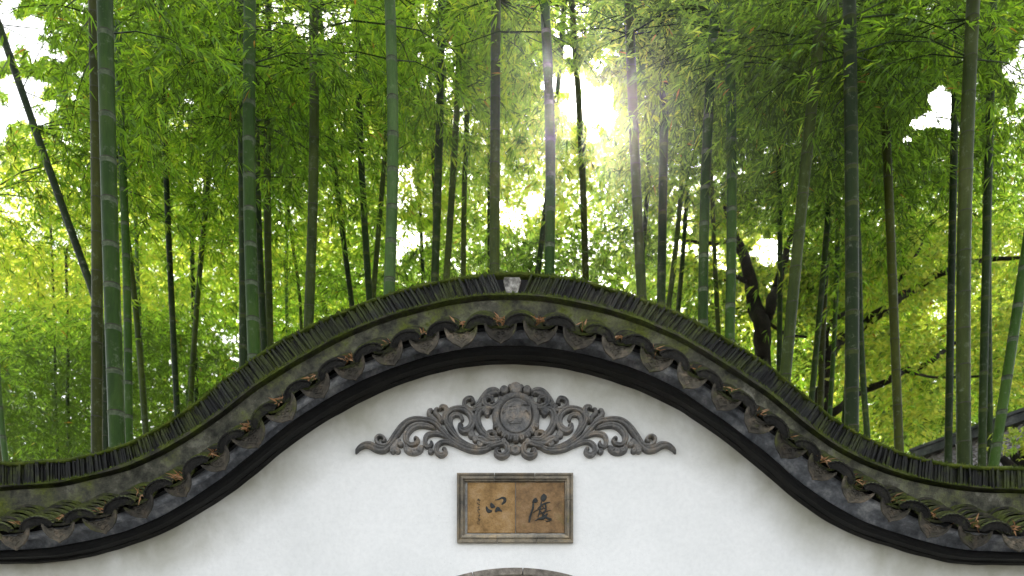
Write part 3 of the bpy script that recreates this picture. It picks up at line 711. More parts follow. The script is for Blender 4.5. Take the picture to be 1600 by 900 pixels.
char_obj("brush_character", [[(335,400),(355,412),(375,440),(412,455),(425,470),(392,495),(358,490),(338,455)],
    [(395,362),(415,356),(462,405),(450,425),(412,430),(394,405)],
    [(490,406),(515,415),(535,445),(554,465),(545,480),(505,470),(463,487),(460,460),(470,425)]],
    [([(458,322),(505,312),(550,292),(585,300),(590,330),(575,355),(545,382)], [8, 20, 30, 44, 46, 40, 14], 0)], F4, 8.57, "dark four-stroke brush character for heart")
char_obj("brush_character", [[(265,355),(283,312),(318,288),(342,322),(336,350),(292,362)], [(425,230),(464,266),(456,312),(420,345),(384,322),(390,266)]],
    [([(285,365),(278,430),(255,500),(238,560),(230,622)], [28, 34, 26, 34, 24], 0),
     ([(340,440),(395,390),(455,362),(512,350)], [12, 26, 26, 14], .0004), ([(392,340),(380,420),(362,500),(345,545)], [16, 24, 20, 14], .0008), ([(440,355),(452,420),(440,480),(400,540)], [20, 26, 22, 12], .0012),
     ([(282,492),(335,455),(400,440),(450,425)], [8, 14, 14, 10], .0016), ([(370,510),(430,480),(516,458)], [12, 18, 10], .002), ([(308,602),(350,575),(420,550),(475,505)], [12, 22, 40, 24], .0024),
     ([(380,470),(420,520),(470,560),(528,580)], [14, 22, 34, 24], .0028), ([(525,582),(490,600),(450,606)], [24, 22, 10], .0032), ([(395,395),(420,420),(400,450)], [10, 12, 10], .002), ([(372,575),(410,575),(440,560)], [20, 30, 20], .0036)], F5, 8.57, "dense dark brush character of many crossing strokes")
ir = random.Random(5); sm = []
for k in range(17):
    yy = 300 + k * 20.5; c = 232 + (k % 3) * 4 + (k > 9) * 8
    for q in range(4 if k % 5 else 2):
        a = (c + ir.uniform(-16, 14), yy + ir.uniform(-8, 8)); b = (a[0] + ir.uniform(-6, 20), a[1] + ir.uniform(-9, 9))
        sm.append(([a, ((a[0]+b[0])/2+ir.uniform(-4, 4), (a[1]+b[1])/2+ir.uniform(-4, 4)), b], [5, 8, 4], ir.uniform(-.002, 0)))
char_obj("small_inscription", [], sm, F4, 8.57, "narrow column of tiny carved characters")

# ------------------------------------------------------------------ ground
b = MB(); n = 40; G = 420.0
g1 = np.concatenate([-np.geomspace(G, 6, 12), np.linspace(-5, 5, 11), np.geomspace(6, G, 12)])
v = []; f = []
for yy in g1:
    for xx in g1: v.append((xx, yy + 2, 0.0 if yy < 0 else 0.05 * mnoise.noise(Vector((xx*.3, yy*.3, 0)))))
k = len(g1); f = [(i*k+j, i*k+j+1, (i+1)*k+j+1, (i+1)*k+j) for i in range(k-1) for j in range(k-1)]
M['ground'] = stony('leaf_litter_ground', [(0.03, 0.03, 0.012), (0.07, 0.065, 0.03), (0.13, 0.11, 0.06)], 0.95, 0.3, scale=1.5)
meta(part("ground", mesh("ground", v, f, M['ground'])), "grove floor and earth round the wall", kind="structure")
b = MB(); b.box((-30, -30, -0.2), (30, -0.001, 0.06)); meta(part("pavement", b.me("pavement", M['paving'])), "grey paving in front of the wall", kind="structure")

# ------------------------------------------------------------------ bamboo grove
# where sky shows through the grove, as directions seen from the wall (photograph pixels: x, y, rx, ry, share of leaves missing)
HOLES = [(18,75,52,62,1),(45,165,72,42,1),(80,190,30,22,.9),(8,20,34,38,1),(288,190,26,34,.6),(325,290,26,16,.55),
 (505,42,42,34,.75),(430,20,34,26,.5),(548,70,22,30,.4),(665,60,22,50,.65),(700,120,18,60,.6),(725,200,20,36,.6),(650,370,32,34,.75),(628,290,16,44,.55),(760,205,16,26,.5),
 (908,145,42,56,1),(925,185,34,34,1),(885,105,30,30,.8),(930,100,34,26,.75),(885,40,26,28,.5),(905,20,24,22,.6),(815,330,36,32,.65),(795,352,18,12,.6),(845,270,12,14,.4),
 (1080,305,26,26,.8),(1070,340,14,22,.7),(1198,398,28,20,.85),(1215,440,12,12,.7),(1140,410,14,22,.7),(1120,400,34,18,.6),(1230,460,12,14,.5),(1060,385,20,14,.5),
 (1455,195,44,30,1),(1475,160,34,34,.95),(1440,215,26,16,.9),(1500,120,26,30,.55),(1590,120,26,60,.85),(1455,30,22,22,.5),(1480,60,28,22,.45),(1360,340,18,14,.6),(1362,335,20,12,.6),
 (380,540,22,40,.6),(352,520,16,20,.5),(100,385,30,24,.35),(60,370,26,14,.5),(1580,395,26,14,.5),(1465,480,14,12,.4),(560,240,14,12,.3),(1300,520,14,26,.35),(30,330,20,12,.4)]
HA = np.array(HOLES)
_gn = RNG.normal(size=(2, 300, 480))
def _blur(a, k):
    g = np.exp(-0.5 * (np.arange(-3*k, 3*k+1) / k) ** 2); g /= g.sum()
    a = np.apply_along_axis(lambda r: np.convolve(r, g, 'same'), 1, a); a = np.apply_along_axis(lambda r: np.convolve(r, g, 'same'), 0, a)
    return a / a.std()
NA, NB_ = _blur(_gn[0], 2), _blur(_gn[1], 6)      # fine and coarse raggedness
def nz(G_, x, y): return G_[np.clip(((y + 300) / 4).astype(int), 0, 299), np.clip(((x + 200) / 4).astype(int), 0, 479)]
def gap(x, y, jit=0.25):
    """True where a leaf is left out"""
    out = np.zeros(len(x), bool); r = RNG.random(len(x)); j = 0.75 * nz(NA, x, y) + 0.35 * nz(NB_, x, y)
    for cx, cy, rx, ry, s in HA:
        q = ((x - cx) / (rx * 0.95)) ** 2 + ((y - cy) / (ry * 0.95)) ** 2 + j
        out |= r < 0.985 * min(1, s + 0.06) * np.clip((1.45 - q) / 0.75, 0, 1)
    return out
def inview(p, m=60):
    x, y = proj(p); return (x > -m*2.2) & (x < 1600 + m*2.2) & (y > -m*2.5) & (y < 790)

def spray_leaves(org, dirn, L, k, ll, lw, spread=0.16, droop=0.35):
    """org,dirn (n,3), L (n,): k leaves on each spray, in fans of four that hang from side twigs"""
    n = len(org); F = 4; m = max(1, k // F)
    side = np.cross(dirn, np.array([0, 0, 1.0])); side /= np.linalg.norm(side, axis=1, keepdims=True) + 1e-6
    Lk = L[:, None]; t = RNG.random((n, m)) ** 0.7
    p = org[:, None, :] + dirn[:, None, :] * (t * Lk)[..., None]
    lat = (RNG.normal(0, 1, (n, m)) * spread * 1.4 * (0.35 + 0.65 * t) * Lk)
    p = p + side[:, None, :] * lat[..., None]
    p[..., 2] += -droop * Lk * t ** 2 - 0.30 * np.abs(lat) + RNG.normal(0, 0.07, (n, m)) * Lk
    c = dirn[:, None, :] * 0.8 + side[:, None, :] * np.sign(lat)[..., None] * RNG.uniform(0.1, 0.9, (n, m))[..., None] + RNG.normal(0, 0.22, (n, m, 3))
    c[..., 2] -= RNG.uniform(0.2, 1.1, (n, m)); c /= np.linalg.norm(c, axis=2, keepdims=True)
    s2 = np.cross(c, np.array([0, 0, 1.0])); s2 /= np.linalg.norm(s2, axis=2, keepdims=True) + 1e-6
    a = np.linspace(-0.75, 0.75, F)[None, None, :] + RNG.normal(0, 0.14, (n, m, F))
    d = c[:, :, None, :] * np.cos(a)[..., None] + s2[:, :, None, :] * np.sin(a)[..., None] + RNG.normal(0, 0.10, (n, m, F, 3))
    d /= np.linalg.norm(d, axis=3, keepdims=True)
    P4 = p[:, :, None, :] + d * (ll * 0.15) + c[:, :, None, :] * (ll * 0.12 * np.arange(F))[None, None, :, None]
    P4 = P4.reshape(-1, 3); d = d.reshape(-1, 3); n2 = len(P4)
    ln = ll * RNG.uniform(0.7, 1.2, n2); up = np.tile(np.array([0, 0, 1.0]), (n2, 1))
    return leaf_arrays(P4, d, ln, lw * RNG.uniform(0.8, 1.2, n2), up), np.repeat(RNG.normal(0, 0.15, n), m * F)

def clean(V, tb, base_tint, spread=0.2, jit=0.22):
    c = V.mean(1); x, y = proj(c); keep = inview(c) & ~gap(x, y, jit) & (c[:, 1] > WT + 0.15)
    V = V[keep]; tint = np.clip(base_tint + tb[keep] + RNG.normal(0, spread, len(V)), 0.0, 0.92)
    dry = RNG.random(len(V)) < 0.005; tint[dry] = 1.0
    return V, tint

def make_bamboo(spec):
    """one bamboo: culm with nodes, branches and leaf sprays"""
    (x0, y0, x1, y1, wpx, dist, kind, h0, nb, tint, label) = spec
    a, b_ = P(x0, y0, dist), P(x1, y1, dist); base_dir = (a - b_) / (a.z - b_.z)
    if abs(base_dir.x) > 0.12: pass
    zt = CAMZ + (HORIZ + 90) * dist / FPX
    if y0 > 40 and kind != 'lean': zt = min(zt, CAMZ + (HORIZ - y0 + 160) * dist / FPX)
    root = b_ - base_dir * b_.z
    # flatten the lean near the ground a little so that the foot stands upright
    bow = random.uniform(-0.035, 0.035)
    def axis(z):
        p = root + base_dir * z
        if kind == 'lean' and z < b_.z: p.x = b_.x + base_dir.x * 0.5 * (1 - math.exp(-(b_.z - z) * 2.0)) * -0.6   # the foot stands upright
        p.x += bow * math.sin(math.pi * (z - b_.z) / max(0.5, a.z - b_.z)) if b_.z < z < a.z else 0
        p.y += 0.05 * math.sin(z * 0.5 + x0)
        return p
    r0 = wpx / 2 * dist / FPX
    thing = meta(empty("bamboo", axis(0)), label, "bamboo", "tall bamboos of the grove behind the wall")
    O = Vector(thing.location)
    ns = 14 if wpx > 12 else 9
    z = -0.05; zs = []
    il = 0.265 if wpx > 12 else 0.30
    mb = MB(); rings = []; mats = []
    nodes = []
    while z < zt:
        nodes.append(z); z += il * random.uniform(0.92, 1.08) * (1 + 0.035 * max(0, z - 1)) ** 0.5
    nodes.append(z)
    def rad(z): return r0 * (1.07 - 0.055 * (z - b_.z) / max(1.0, a.z - b_.z)) * (1 - 0.25 * max(0, z - a.z) / 6)
    prof = []
    for k in range(len(nodes) - 1):
        zz, zn = nodes[k], nodes[k+1]; h = zn - zz
        prof += [(zz, 1.05, 2), (zz + 0.004, 1.045, 2), (zz + 0.010, 0.985, 0), (zz + h * 0.5, 0.98, 0), (zn - 0.030, 0.99, 1), (zn - 0.008, 1.0, 1)]
    for (zz, s, m) in prof:
        c = axis(zz) - O; r = rad(zz) * s
        rings += [(c.x + r*math.cos(2*math.pi*j/ns), c.y + r*math.sin(2*math.pi*j/ns), c.z) for j in range(ns)]; mats.append(m)
    fs, mi = [], []
    for i in range(len(prof) - 1):
        for j in range(ns): fs.append((i*ns+j, i*ns+(j+1) % ns, (i+1)*ns+(j+1) % ns, (i+1)*ns+j)); mi.append(mats[i])
    fs.append(tuple((len(prof)-1)*ns + j for j in range(ns))); mi.append(0)
    cm = {'green': 'culm_green', 'pale': 'culm_pale', 'grey': 'culm_grey', 'dark': 'culm_dark', 'lean': 'culm_dark', 'brown': 'culm_brown'}[kind]
    pale = M['nodepale'] if kind in ('green', 'pale') else M['culm_grey'] if kind == 'dark' else M[cm]
    part("culm", mesh("culm", rings, fs, [M[cm], pale, M['nodedark']], True, mi), thing)
    # branches
    if nb <= 0: return
    ztop = CAMZ + (HORIZ + 60) * dist / FPX
    hz = CAMZ + (HORIZ - h0) * dist / FPX
    tw = MB(); so, sd, sl = [], [], []
    if dist < 8.5: nb = int(nb * 0.6)
    for q in range(nb):
        z = hz + (ztop - hz) * random.random() ** 0.85
        nz = min(nodes, key=lambda t: abs(t - z)); c = axis(nz)
        az = random.uniform(0, 2*math.pi) if random.random() < (0.12 if dist < 8.5 else 0.4) else random.uniform(-0.15, math.pi + 0.15); L = random.uniform(0.7, 1.5) * (0.6 + 0.05 * dist)
        hd = Vector((math.cos(az), math.sin(az), 0)); up = random.uniform(0.25, 0.75)
        f = lambda t: c + hd * L * t + Vector((0, 0, L * (up * t - 0.55 * t * t)))
        pts = [f(t) for t in (0, 0.3, 0.65, 1.0)]
        if f(1).y < WT + 0.25: continue
        tw.tube([p - O for p in pts], [0.007, 0.005, 0.0035, 0.002], 3)
        for t in np.linspace(0.18, 1.0, 8):
            p = f(t); s = 1 if random.random() < 0.5 else -1
            sidev = Vector((-hd.y, hd.x, 0)) * s
            dd = (hd * random.uniform(0.2, 1.0) + sidev * random.uniform(0.2, 1.0) + Vector((0, 0, random.uniform(-0.35, 0.35)))).normalized()
            ln = random.uniform(0.28, 0.55)
            so.append(p); sd.append(dd); sl.append(ln)
    if so:
        ok = inview(np.array(so), 90)
        if ok.any():
            so, sd, sl = np.array(so)[ok], np.array(sd)[ok], np.array(sl)[ok]
            ll = 0.105 if dist < 9 else 0.12
            V, tb = spray_leaves(so, sd, sl, 17 if dist < 9 else 15, ll, ll * 0.15)
            V, tn = clean(V, tb, tint)
            if len(V):
                V = V - np.array(O)
                part("branch", tw.me("branch", M['culm_dark']), thing)
                o = part("foliage", leaf_mesh("foliage", V, tn, M['leaf']), thing); o["kind"] = "stuff"

S = [ # x top,y top, x low,y low, width, distance, look, leaves start at y, branches, leaf tint, label
 (163,0,178,690,24,5.9,'green',60,10,.25,"thickest smooth green bamboo on the left, pale rings at its joints, beside a browner one"),
 (147,0,156,700,16,6.6,'brown',120,22,.25,"brownish bamboo half hidden behind the thickest green one on the left"),
 (2,48,153,470,12,8.3,'lean',250,26,.45,"dark bamboo leaning steeply across the bright gap at the upper left"),
 (186,200,202,690,12,8.6,'green',330,30,.35,"slim green bamboo just right of the thickest left bamboo"),
 (196,330,229,670,9,10.5,'grey',380,26,.5,"pale brownish thin bamboo slanting down behind the slim green one on the left"),
 (214,340,229,640,6,13,'pale',400,24,.6,"very thin bluish bamboo between the slanting one and the dark upright one at left"),
 (258,150,277,650,9,9.8,'dark',330,34,.35,"thin dark green bamboo standing alone between the left cluster and the leaning pair"),
 (330,225,297,640,8,11.5,'grey',330,30,.5,"thin greyish bamboo leaning right, foot on the left slope of the coping"),
 (318,300,290,640,5,13,'pale',330,20,.6,"thinnest bamboo beside the greyish leaning one on the left slope"),
 (301,330,307,620,7,14,'dark',330,20,.5,"faint dark bamboo just right of the leaning pair on the left slope"),
 (388,0,395,555,19,6.8,'green',110,30,.2,"thick green bamboo with white rings, largest of the five rising left of the crown"),
 (375,150,379,570,13,7.8,'dark',260,30,.25,"dark bamboo hugging the left side of the thick ringed one"),
 (401,0,411,545,10,9,'dark',210,36,.25,"dark slender bamboo just right of the thick ringed one"),
 (418,0,422,540,11,9.2,'grey',260,34,.3,"greyish slender bamboo, rightmost of the five in the left cluster"),
 (402,330,407,545,5,12,'grey',300,16,.4,"very thin bamboo squeezed inside the left cluster of five"),
 (488,0,481,505,15,7.4,'grey',130,30,.3,"single stout olive bamboo standing clear between the left cluster and the crown"),
 (508,90,549,472,8,11,'dark',210,30,.45,"thin dark bamboo slanting down right beside the stout olive one"),
 (556,0,577,463,10,9.6,'dark',180,34,.4,"dark bamboo leaning slightly, left of the palest bamboo"),
 (606,170,583,462,8,10.4,'grey',300,26,.4,"thin grey bamboo crossing behind the palest bamboo"),
 (610,0,608,455,17,7.0,'pale',120,22,.35,"brightest pale green bamboo with white rings, left of the crown block"),
 (643,90,661,440,6,14.5,'dark',250,24,.5,"faint distant bamboo seen against a white gap right of the palest bamboo"),
 (691,0,679,440,12,8.2,'dark',110,30,.35,"dark bamboo, left member of the three near the ridge crown"),
 (672,0,678,250,7,11.5,'grey',110,26,.35,"thin pale bamboo fading into leaves behind the dark one near the crown"),
 (723,0,698,432,10,9.3,'grey',150,30,.4,"slender bamboo leaning left from its top, middle of the three near the crown"),
 (741,20,724,430,8,10.5,'grey',200,30,.45,"thin bamboo leaning slightly, right of the three near the crown"),
 (775,0,773,427,15,7.4,'grey',90,22,.4,"stout grey bamboo rising straight behind the pale crown block"),
 (766,200,765,427,6,13,'dark',250,20,.4,"thin dark bamboo hidden along the left edge of the stout grey one"),
 (851,0,858,430,15,7.2,'green',100,24,.4,"smooth blue-green bamboo just right of the crown block"),
 (882,0,840,430,9,9.6,'dark',120,26,.5,"dark bamboo crossing behind the smooth blue-green one"),
 (892,0,915,437,10,9.8,'brown',60,14,.6,"thin bamboo standing right in front of the bright sun gap"),
 (984,0,1003,462,15,7.4,'grey',110,34,.3,"stout grey-brown bamboo right of the sun gap"),
 (1020,90,998,462,7,11,'dark',180,30,.3,"thin dark bamboo crossing behind the stout grey-brown one"),
 (1037,0,1033,470,13,8.0,'dark',130,36,.25,"dark green upright bamboo on the right shoulder beside the stout grey-brown one"),
 (1072,190,1045,480,8,11,'grey',300,26,.35,"thin bamboo leaning right in the gap of light on the right shoulder"),
 (1076,230,1059,482,7,12,'dark',300,26,.35,"thinner dark twin of the bamboo leaning in the right shoulder gap"),
 (1118,0,1100,505,15,7.3,'green',90,40,.2,"smooth green bamboo, left of the two before the broad forked tree"),
 (1112,320,1122,517,7,11.5,'grey',330,14,.3,"thin bamboo between the two smooth ones before the broad forked tree"),
 (1141,0,1140,530,15,7.2,'green',100,40,.2,"deep green bamboo, nearest on the left of the broad forked tree"),
 (1215,120,1216,575,8,10.5,'dark',230,26,.25,"thin dark bamboo just right of the forked tree trunk"),
 (1283,0,1226,590,17,6.8,'grey',150,44,.15,"pale stout bamboo leaning right, with dark joints, on the right slope"),
 (1306,150,1271,615,9,9.5,'dark',210,30,.2,"thin dark bamboo leaning beside the pale stout leaning one"),
 (1300,250,1284,630,10,10.5,'brown',230,24,.2,"reddish brown thin bamboo behind the right slope"),
 (1308,260,1295,650,7,10.8,'green',240,22,.2,"slim bright green bamboo next to the reddish brown one"),
 (1329,0,1327,670,20,6.4,'dark',120,44,.12,"thickest dark green bamboo on the right slope"),
 (1347,150,1316,670,8,9.8,'dark',210,30,.2,"thin bamboo half hidden behind the thickest dark one on the right slope"),
 (1341,400,1352,682,9,8.6,'dark',330,16,.25,"short visible thin dark bamboo right beside the thickest dark one"),
 (1370,0,1408,706,13,7.6,'brown',150,40,.2,"olive bamboo leaning left in the open gap of the right slope"),
 (1490,60,1482,725,11,8.2,'dark',230,36,.25,"dark bamboo, left edge of the right-hand cluster"),
 (1524,0,1501,728,20,6.3,'grey',100,34,.2,"thickest olive bamboo of the right-hand cluster"),
 (1510,430,1513,725,6,9.5,'green',330,10,.3,"thin bamboo peeping along the right edge of the thickest olive one"),
 (1547,0,1533,728,12,7.6,'dark',120,36,.2,"very dark bamboo in the middle of the right-hand cluster"),
 (1550,130,1549,728,9,9,'dark',230,30,.25,"slim dark bamboo behind the middle of the right-hand cluster"),
 (1640,130,1557,728,15,6.9,'green',120,22,.25,"bamboo leaning in from the right edge, foot beside the tiled roof"),
 (-9,470,11,722,9,9.2,'pale',330,10,.4,"bluish bamboo curving at the extreme left edge"),
 (-6,500,2,722,7,10.5,'brown',330,8,.4,"thin brown bamboo half cut by the left edge"),
 (84,520,92,718,4,17,'dark',330,14,.5,"very thin distant bamboo in the dim left undergrowth"),
 (108,560,113,718,5,16,'dark',330,14,.5,"distant dark bamboo, right one of two in the dim left undergrowth"),
 (450,330,448,520,5,15,'pale',330,16,.55,"faint pale thin bamboo left of the stout olive one"),
 (456,380,470,515,5,14,'grey',330,16,.55,"faint slanting thin bamboo left of the stout olive one"),
 (1538,0,1541,300,8,10.5,'grey',200,24,.2,"thin bamboo fading into dark leaves above the right-hand cluster"),
]
for sp in S: make_bamboo(sp)

# the canopy further back, bamboo after bamboo until no sky is left between them: leaves nobody could count
def thicket(name, label, dist0, dist1, n, k, ll, tint, mask, matn, L=(0.45, 0.9), jit=0.2, droop=0.35, wr=0.17):
    """n sprays spread through the volume between two distances; mask(x, y) gives the share kept"""
    so = []; need = n
    while need > 0:
        m = need * 2 + 100
        d = RNG.uniform(dist0, dist1, m); x = RNG.uniform(-90, 1690, m); y = RNG.uniform(-110, 760, m)
        keep = RNG.random(m) < mask(x, y)
        d, x, y = d[keep][:need], x[keep][:need], y[keep][:need]; need -= len(d)
        so.append(np.stack([(x - 800) * d / FPX, d - CAMD, CAMZ + (HORIZ - y) * d / FPX], 1))
    so = np.concatenate(so); dn = RNG.normal(size=so.shape); dn[:, 2] *= 0.35; dn /= np.linalg.norm(dn, axis=1, keepdims=True)
    V, tb = spray_leaves(so, dn, RNG.uniform(L[0], L[1], len(so)), k, ll, ll * wr, 0.25, droop)
    c = V.mean(1); fx, fy = proj(c); tb = tb + SUNLIT_TINT(fx, fy) * 0.36 - SHADE_TINT(fx, fy) * 0.52 - 0.04 + 0.07 * nz(NB_, fx + 33, fy)
    V, tn = clean(V, tb, tint, 0.2, jit)
    o = part(name, leaf_mesh(name, V, tn, M[matn])); meta(o, label, "foliage", kind="stuff"); return o
def blobs(L, floor=0.0):
    A = np.array(L, float)
    def f(x, y):
        v = np.full(len(x), floor)
        for cx, cy, rx, ry, s in A:
            v = np.maximum(v, s * np.clip(1.45 - ((x-cx)/rx)**2 - ((y-cy)/ry)**2, 0, 1))
        return v
    return f
SUNLIT_TINT = blobs([(60,330,190,110,1),(230,380,120,120,.7),(80,430,130,60,.8),(560,350,90,90,.6),(900,250,110,110,.5),(1520,430,110,110,.9),(1420,500,110,60,.8),(1180,440,75,90,1),(470,70,110,80,.8),(560,130,90,110,.8),(700,150,80,130,.7),(910,150,130,160,1),(300,250,90,80,.7),(660,330,70,90,.6),(1075,370,70,90,.8),(830,320,80,60,.6),(350,480,70,80,.5)])   # sunlit patches painted into the leaf tint, yellower and brighter
SHADE_TINT = blobs([(100,660,260,120,1),(300,600,120,110,.9),(250,60,200,120,.6),(1250,130,240,190,.8),(1520,60,130,90,.7),(640,420,110,70,.5),(860,410,130,50,.7),(1000,330,70,110,.5),(1480,690,130,60,.3)])   # shade painted into the leaf tint over the dim parts of the grove
def clumpy(f, amp=0.5, sh=0):
    return lambda x, y: f(x, y) * np.clip(0.62 + amp * nz(NB_, x + sh, y + sh * 0.6), 0.06, 1)
one = lambda x, y: np.ones(len(x))
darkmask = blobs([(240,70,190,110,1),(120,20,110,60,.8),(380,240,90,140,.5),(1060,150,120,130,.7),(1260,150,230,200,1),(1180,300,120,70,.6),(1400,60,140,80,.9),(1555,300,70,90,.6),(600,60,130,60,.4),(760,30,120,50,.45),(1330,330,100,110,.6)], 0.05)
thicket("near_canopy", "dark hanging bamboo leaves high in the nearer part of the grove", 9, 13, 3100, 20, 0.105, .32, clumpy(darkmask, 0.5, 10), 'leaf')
midmask = blobs([(250,330,200,200,.9),(520,250,160,240,.9),(760,250,200,220,.9),(1000,280,160,200,.9),(1250,280,220,230,.9),(1500,420,160,150,.6),(100,560,200,130,.9),(300,560,120,100,.7)], 0.42)
_mm = midmask; _thin = blobs([(1190,470,85,120,1),(1380,520,110,110,.85),(1540,470,90,100,.85),(60,330,120,80,.7),(540,120,110,130,.6),(700,150,90,130,.6),(900,170,120,170,.75),(800,330,90,70,.5),(350,330,100,90,.4)])
midmask = lambda x, y: _mm(x, y) * (1 - _thin(x, y))
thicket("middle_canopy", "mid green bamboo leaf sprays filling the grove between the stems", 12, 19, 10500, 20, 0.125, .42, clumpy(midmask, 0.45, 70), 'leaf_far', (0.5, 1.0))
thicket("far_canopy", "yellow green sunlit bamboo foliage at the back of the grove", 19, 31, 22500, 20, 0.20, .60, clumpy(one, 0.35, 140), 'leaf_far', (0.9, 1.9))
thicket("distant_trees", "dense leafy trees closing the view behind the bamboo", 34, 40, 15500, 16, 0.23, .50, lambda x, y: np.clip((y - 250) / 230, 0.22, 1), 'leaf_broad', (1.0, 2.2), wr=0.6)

# ------------------------------------------------------------------ the two broad trees on the right
def limb(pts, d, name, parent, O, n=8, seed=0):
    q = smoothpath([(x, y, w_) for x, y, w_ in pts], len(pts) * 5); b = MB(); P3, rr = [], []
    for i, (x, y, w_) in enumerate(q):
        p = P(x, y, d + 0.25 * math.sin(i * 0.5 + seed)); e = mnoise.noise(p * 2.2) * 0.05
        P3.append(p + Vector((e, e, 0)) - O); rr.append(w_ * 0.62 * d / FPX * (1 + 0.22 * mnoise.noise(p * 5)))
    b.tube(P3, rr, n); return part(name, b.me(name, M['bark'], True), parent)
def crown(parent, O, d0, d1, spots, n, k, ll, tint, wr=0.55):
    so = []
    f = blobs(spots)
    while len(so) < n:
        d = RNG.uniform(d0, d1, n); x = RNG.uniform(1000, 1700, n); y = RNG.uniform(180, 760, n); kp = RNG.random(n) < f(x, y) * np.clip(0.5 + 0.6 * nz(NB_, x, y), 0.03, 1)
        so += list(np.stack([(x - 800) * d / FPX, d - CAMD, CAMZ + (HORIZ - y) * d / FPX], 1)[kp])
    so = np.array(so[:n]); dn = RNG.normal(size=so.shape); dn[:, 2] *= 0.25; dn /= np.linalg.norm(dn, axis=1, keepdims=True)
    V, tb = spray_leaves(so, dn, RNG.uniform(0.3, 0.7, len(so)), k, ll, ll * wr, 0.35, 0.15)
    V, tn = clean(V, tb, tint, 0.25)
    o = part("crown", leaf_mesh("crown", V - np.array(O), tn, M['leaf_broad']), parent); o["kind"] = "stuff"
D1 = 11.6
t1 = meta(empty("broadleaf_tree", P(1197, 1163 + CAMZ * FPX / D1, D1)), "dark forked broadleaf tree behind the right shoulder of the coping", "tree"); O1 = Vector(t1.location)
limb([(1197, 1310, 34), (1196, 900, 30), (1196, 640, 25), (1191, 562, 22), (1190, 512, 21), (1181, 479, 18), (1172, 437, 16), (1160, 395, 13), (1150, 370, 10), (1138, 345, 7), (1130, 300, 5)], D1, "trunk", t1, O1, 10)
limb([(1192, 520, 14), (1201, 490, 14), (1210, 462, 13), (1217, 430, 11), (1228, 395, 8), (1240, 350, 6)], D1, "limb", t1, O1, 8, 1)
limb([(1170, 442, 6), (1160, 437, 6), (1150, 433, 5), (1132, 437, 3.5)], D1, "limb", t1, O1, 6, 2)
limb([(1152, 375, 6), (1130, 379, 5), (1100, 380, 4.5), (1072, 376, 3)], D1, "limb", t1, O1, 6, 3)
limb([(1195, 500, 5), (1225, 520, 4), (1258, 525, 3)], D1, "limb", t1, O1, 6, 3)
crown(t1, O1, D1 + 0.35, D1 + 2.8, [(1235, 560, 40, 40, .8), (1150, 320, 70, 35, .7), (1245, 400, 60, 60, .8), (1110, 450, 50, 60, .4), (1240, 520, 50, 60, .5)], 900, 16, 0.075, .42)
D2 = 12.2
t2 = meta(empty("broadleaf_tree", P(1276, 1163 + CAMZ * FPX / D2, D2)), "broadleaf tree with long dark limbs reaching up to the right through the grove", "tree"); O2 = Vector(t2.location)
limb([(1276, 1299, 36), (1278, 900, 30), (1282, 700, 22), (1286, 610, 17)], D2, "trunk", t2, O2, 10)
limb([(1284, 630, 17), (1291, 573, 15), (1309, 534, 14), (1355, 503, 13), (1396, 473, 11), (1437, 446, 9.5), (1478, 423, 8), (1519, 410, 6.5), (1583, 403, 5), (1640, 390, 4)], D2, "limb", t2, O2, 8, 1)
limb([(1284, 660, 12), (1310, 640, 11), (1341, 614, 10), (1382, 598, 9), (1414, 580, 8), (1446, 572, 7), (1473, 550, 5.5), (1500, 530, 4)], D2, "limb", t2, O2, 8, 2)
limb([(1286, 600, 10), (1289, 560, 8), (1294, 512, 7), (1320, 490, 6), (1345, 450, 4)], D2, "limb", t2, O2, 6, 3)
limb([(1396, 473, 6), (1402, 440, 5), (1420, 415, 4), (1440, 380, 3)], D2, "limb", t2, O2, 6, 4)
limb([(1414, 580, 4), (1460, 590, 3.5), (1530, 588, 3)], D2, "limb", t2, O2, 6, 4)
crown(t2, O2, D2 - 0.4, D2 + 5, [(1340, 560, 90, 60, .5), (1430, 400, 120, 50, .9), (1560, 440, 90, 60, .9), (1440, 540, 90, 40, .6), (1540, 560, 90, 70, .7), (1320, 450, 70, 50, .6), (1400, 630, 80, 50, .5)], 2300, 16, 0.085, .72)

# ------------------------------------------------------------------ tiled roof of the pavilion beyond, lower right
ra, rb = P(1428, 713, 11.8), P(1600, 655, 10.4); rz = 5.40; ra.z = rb.z = rz
rd = (rb - ra).normalized(); rb = ra + rd * 4.2; pd = Vector((rd.y, -rd.x, 0)); 
if pd.x > 0: pd = -pd
pav = meta(empty("pavilion", ((ra + rb) / 2).xy.to_3d()), "low building with a dark tiled roof, seen between the bamboos at the lower right", "building"); OP = Vector(pav.location)
sl = math.tan(R(31)); WID = 2.0
def rp(u, v_, h=0.0): q = ra + rd * u + pd * v_; return Vector((q.x, q.y, rz - abs(v_) * sl + h)) - OP
b = MB()
for sg in (1, -1):
    q = [rp(0, 0, -.02), rp(4.2, 0, -.02), rp(4.2, sg * WID, -.02), rp(0, sg * WID, -.02)]
    b.add(q + [p - Vector((0, 0, 0.09)) for p in q], [(0,1,2,3), (7,6,5,4), (0,4,5,1), (1,5,6,2), (2,6,7,3), (3,7,4,0)])
part("roof_deck", b.me("roof_deck", M['rooftile']), pav)
b = MB(); rr_ = random.Random(2); pitch, cour = 0.15, 0.075
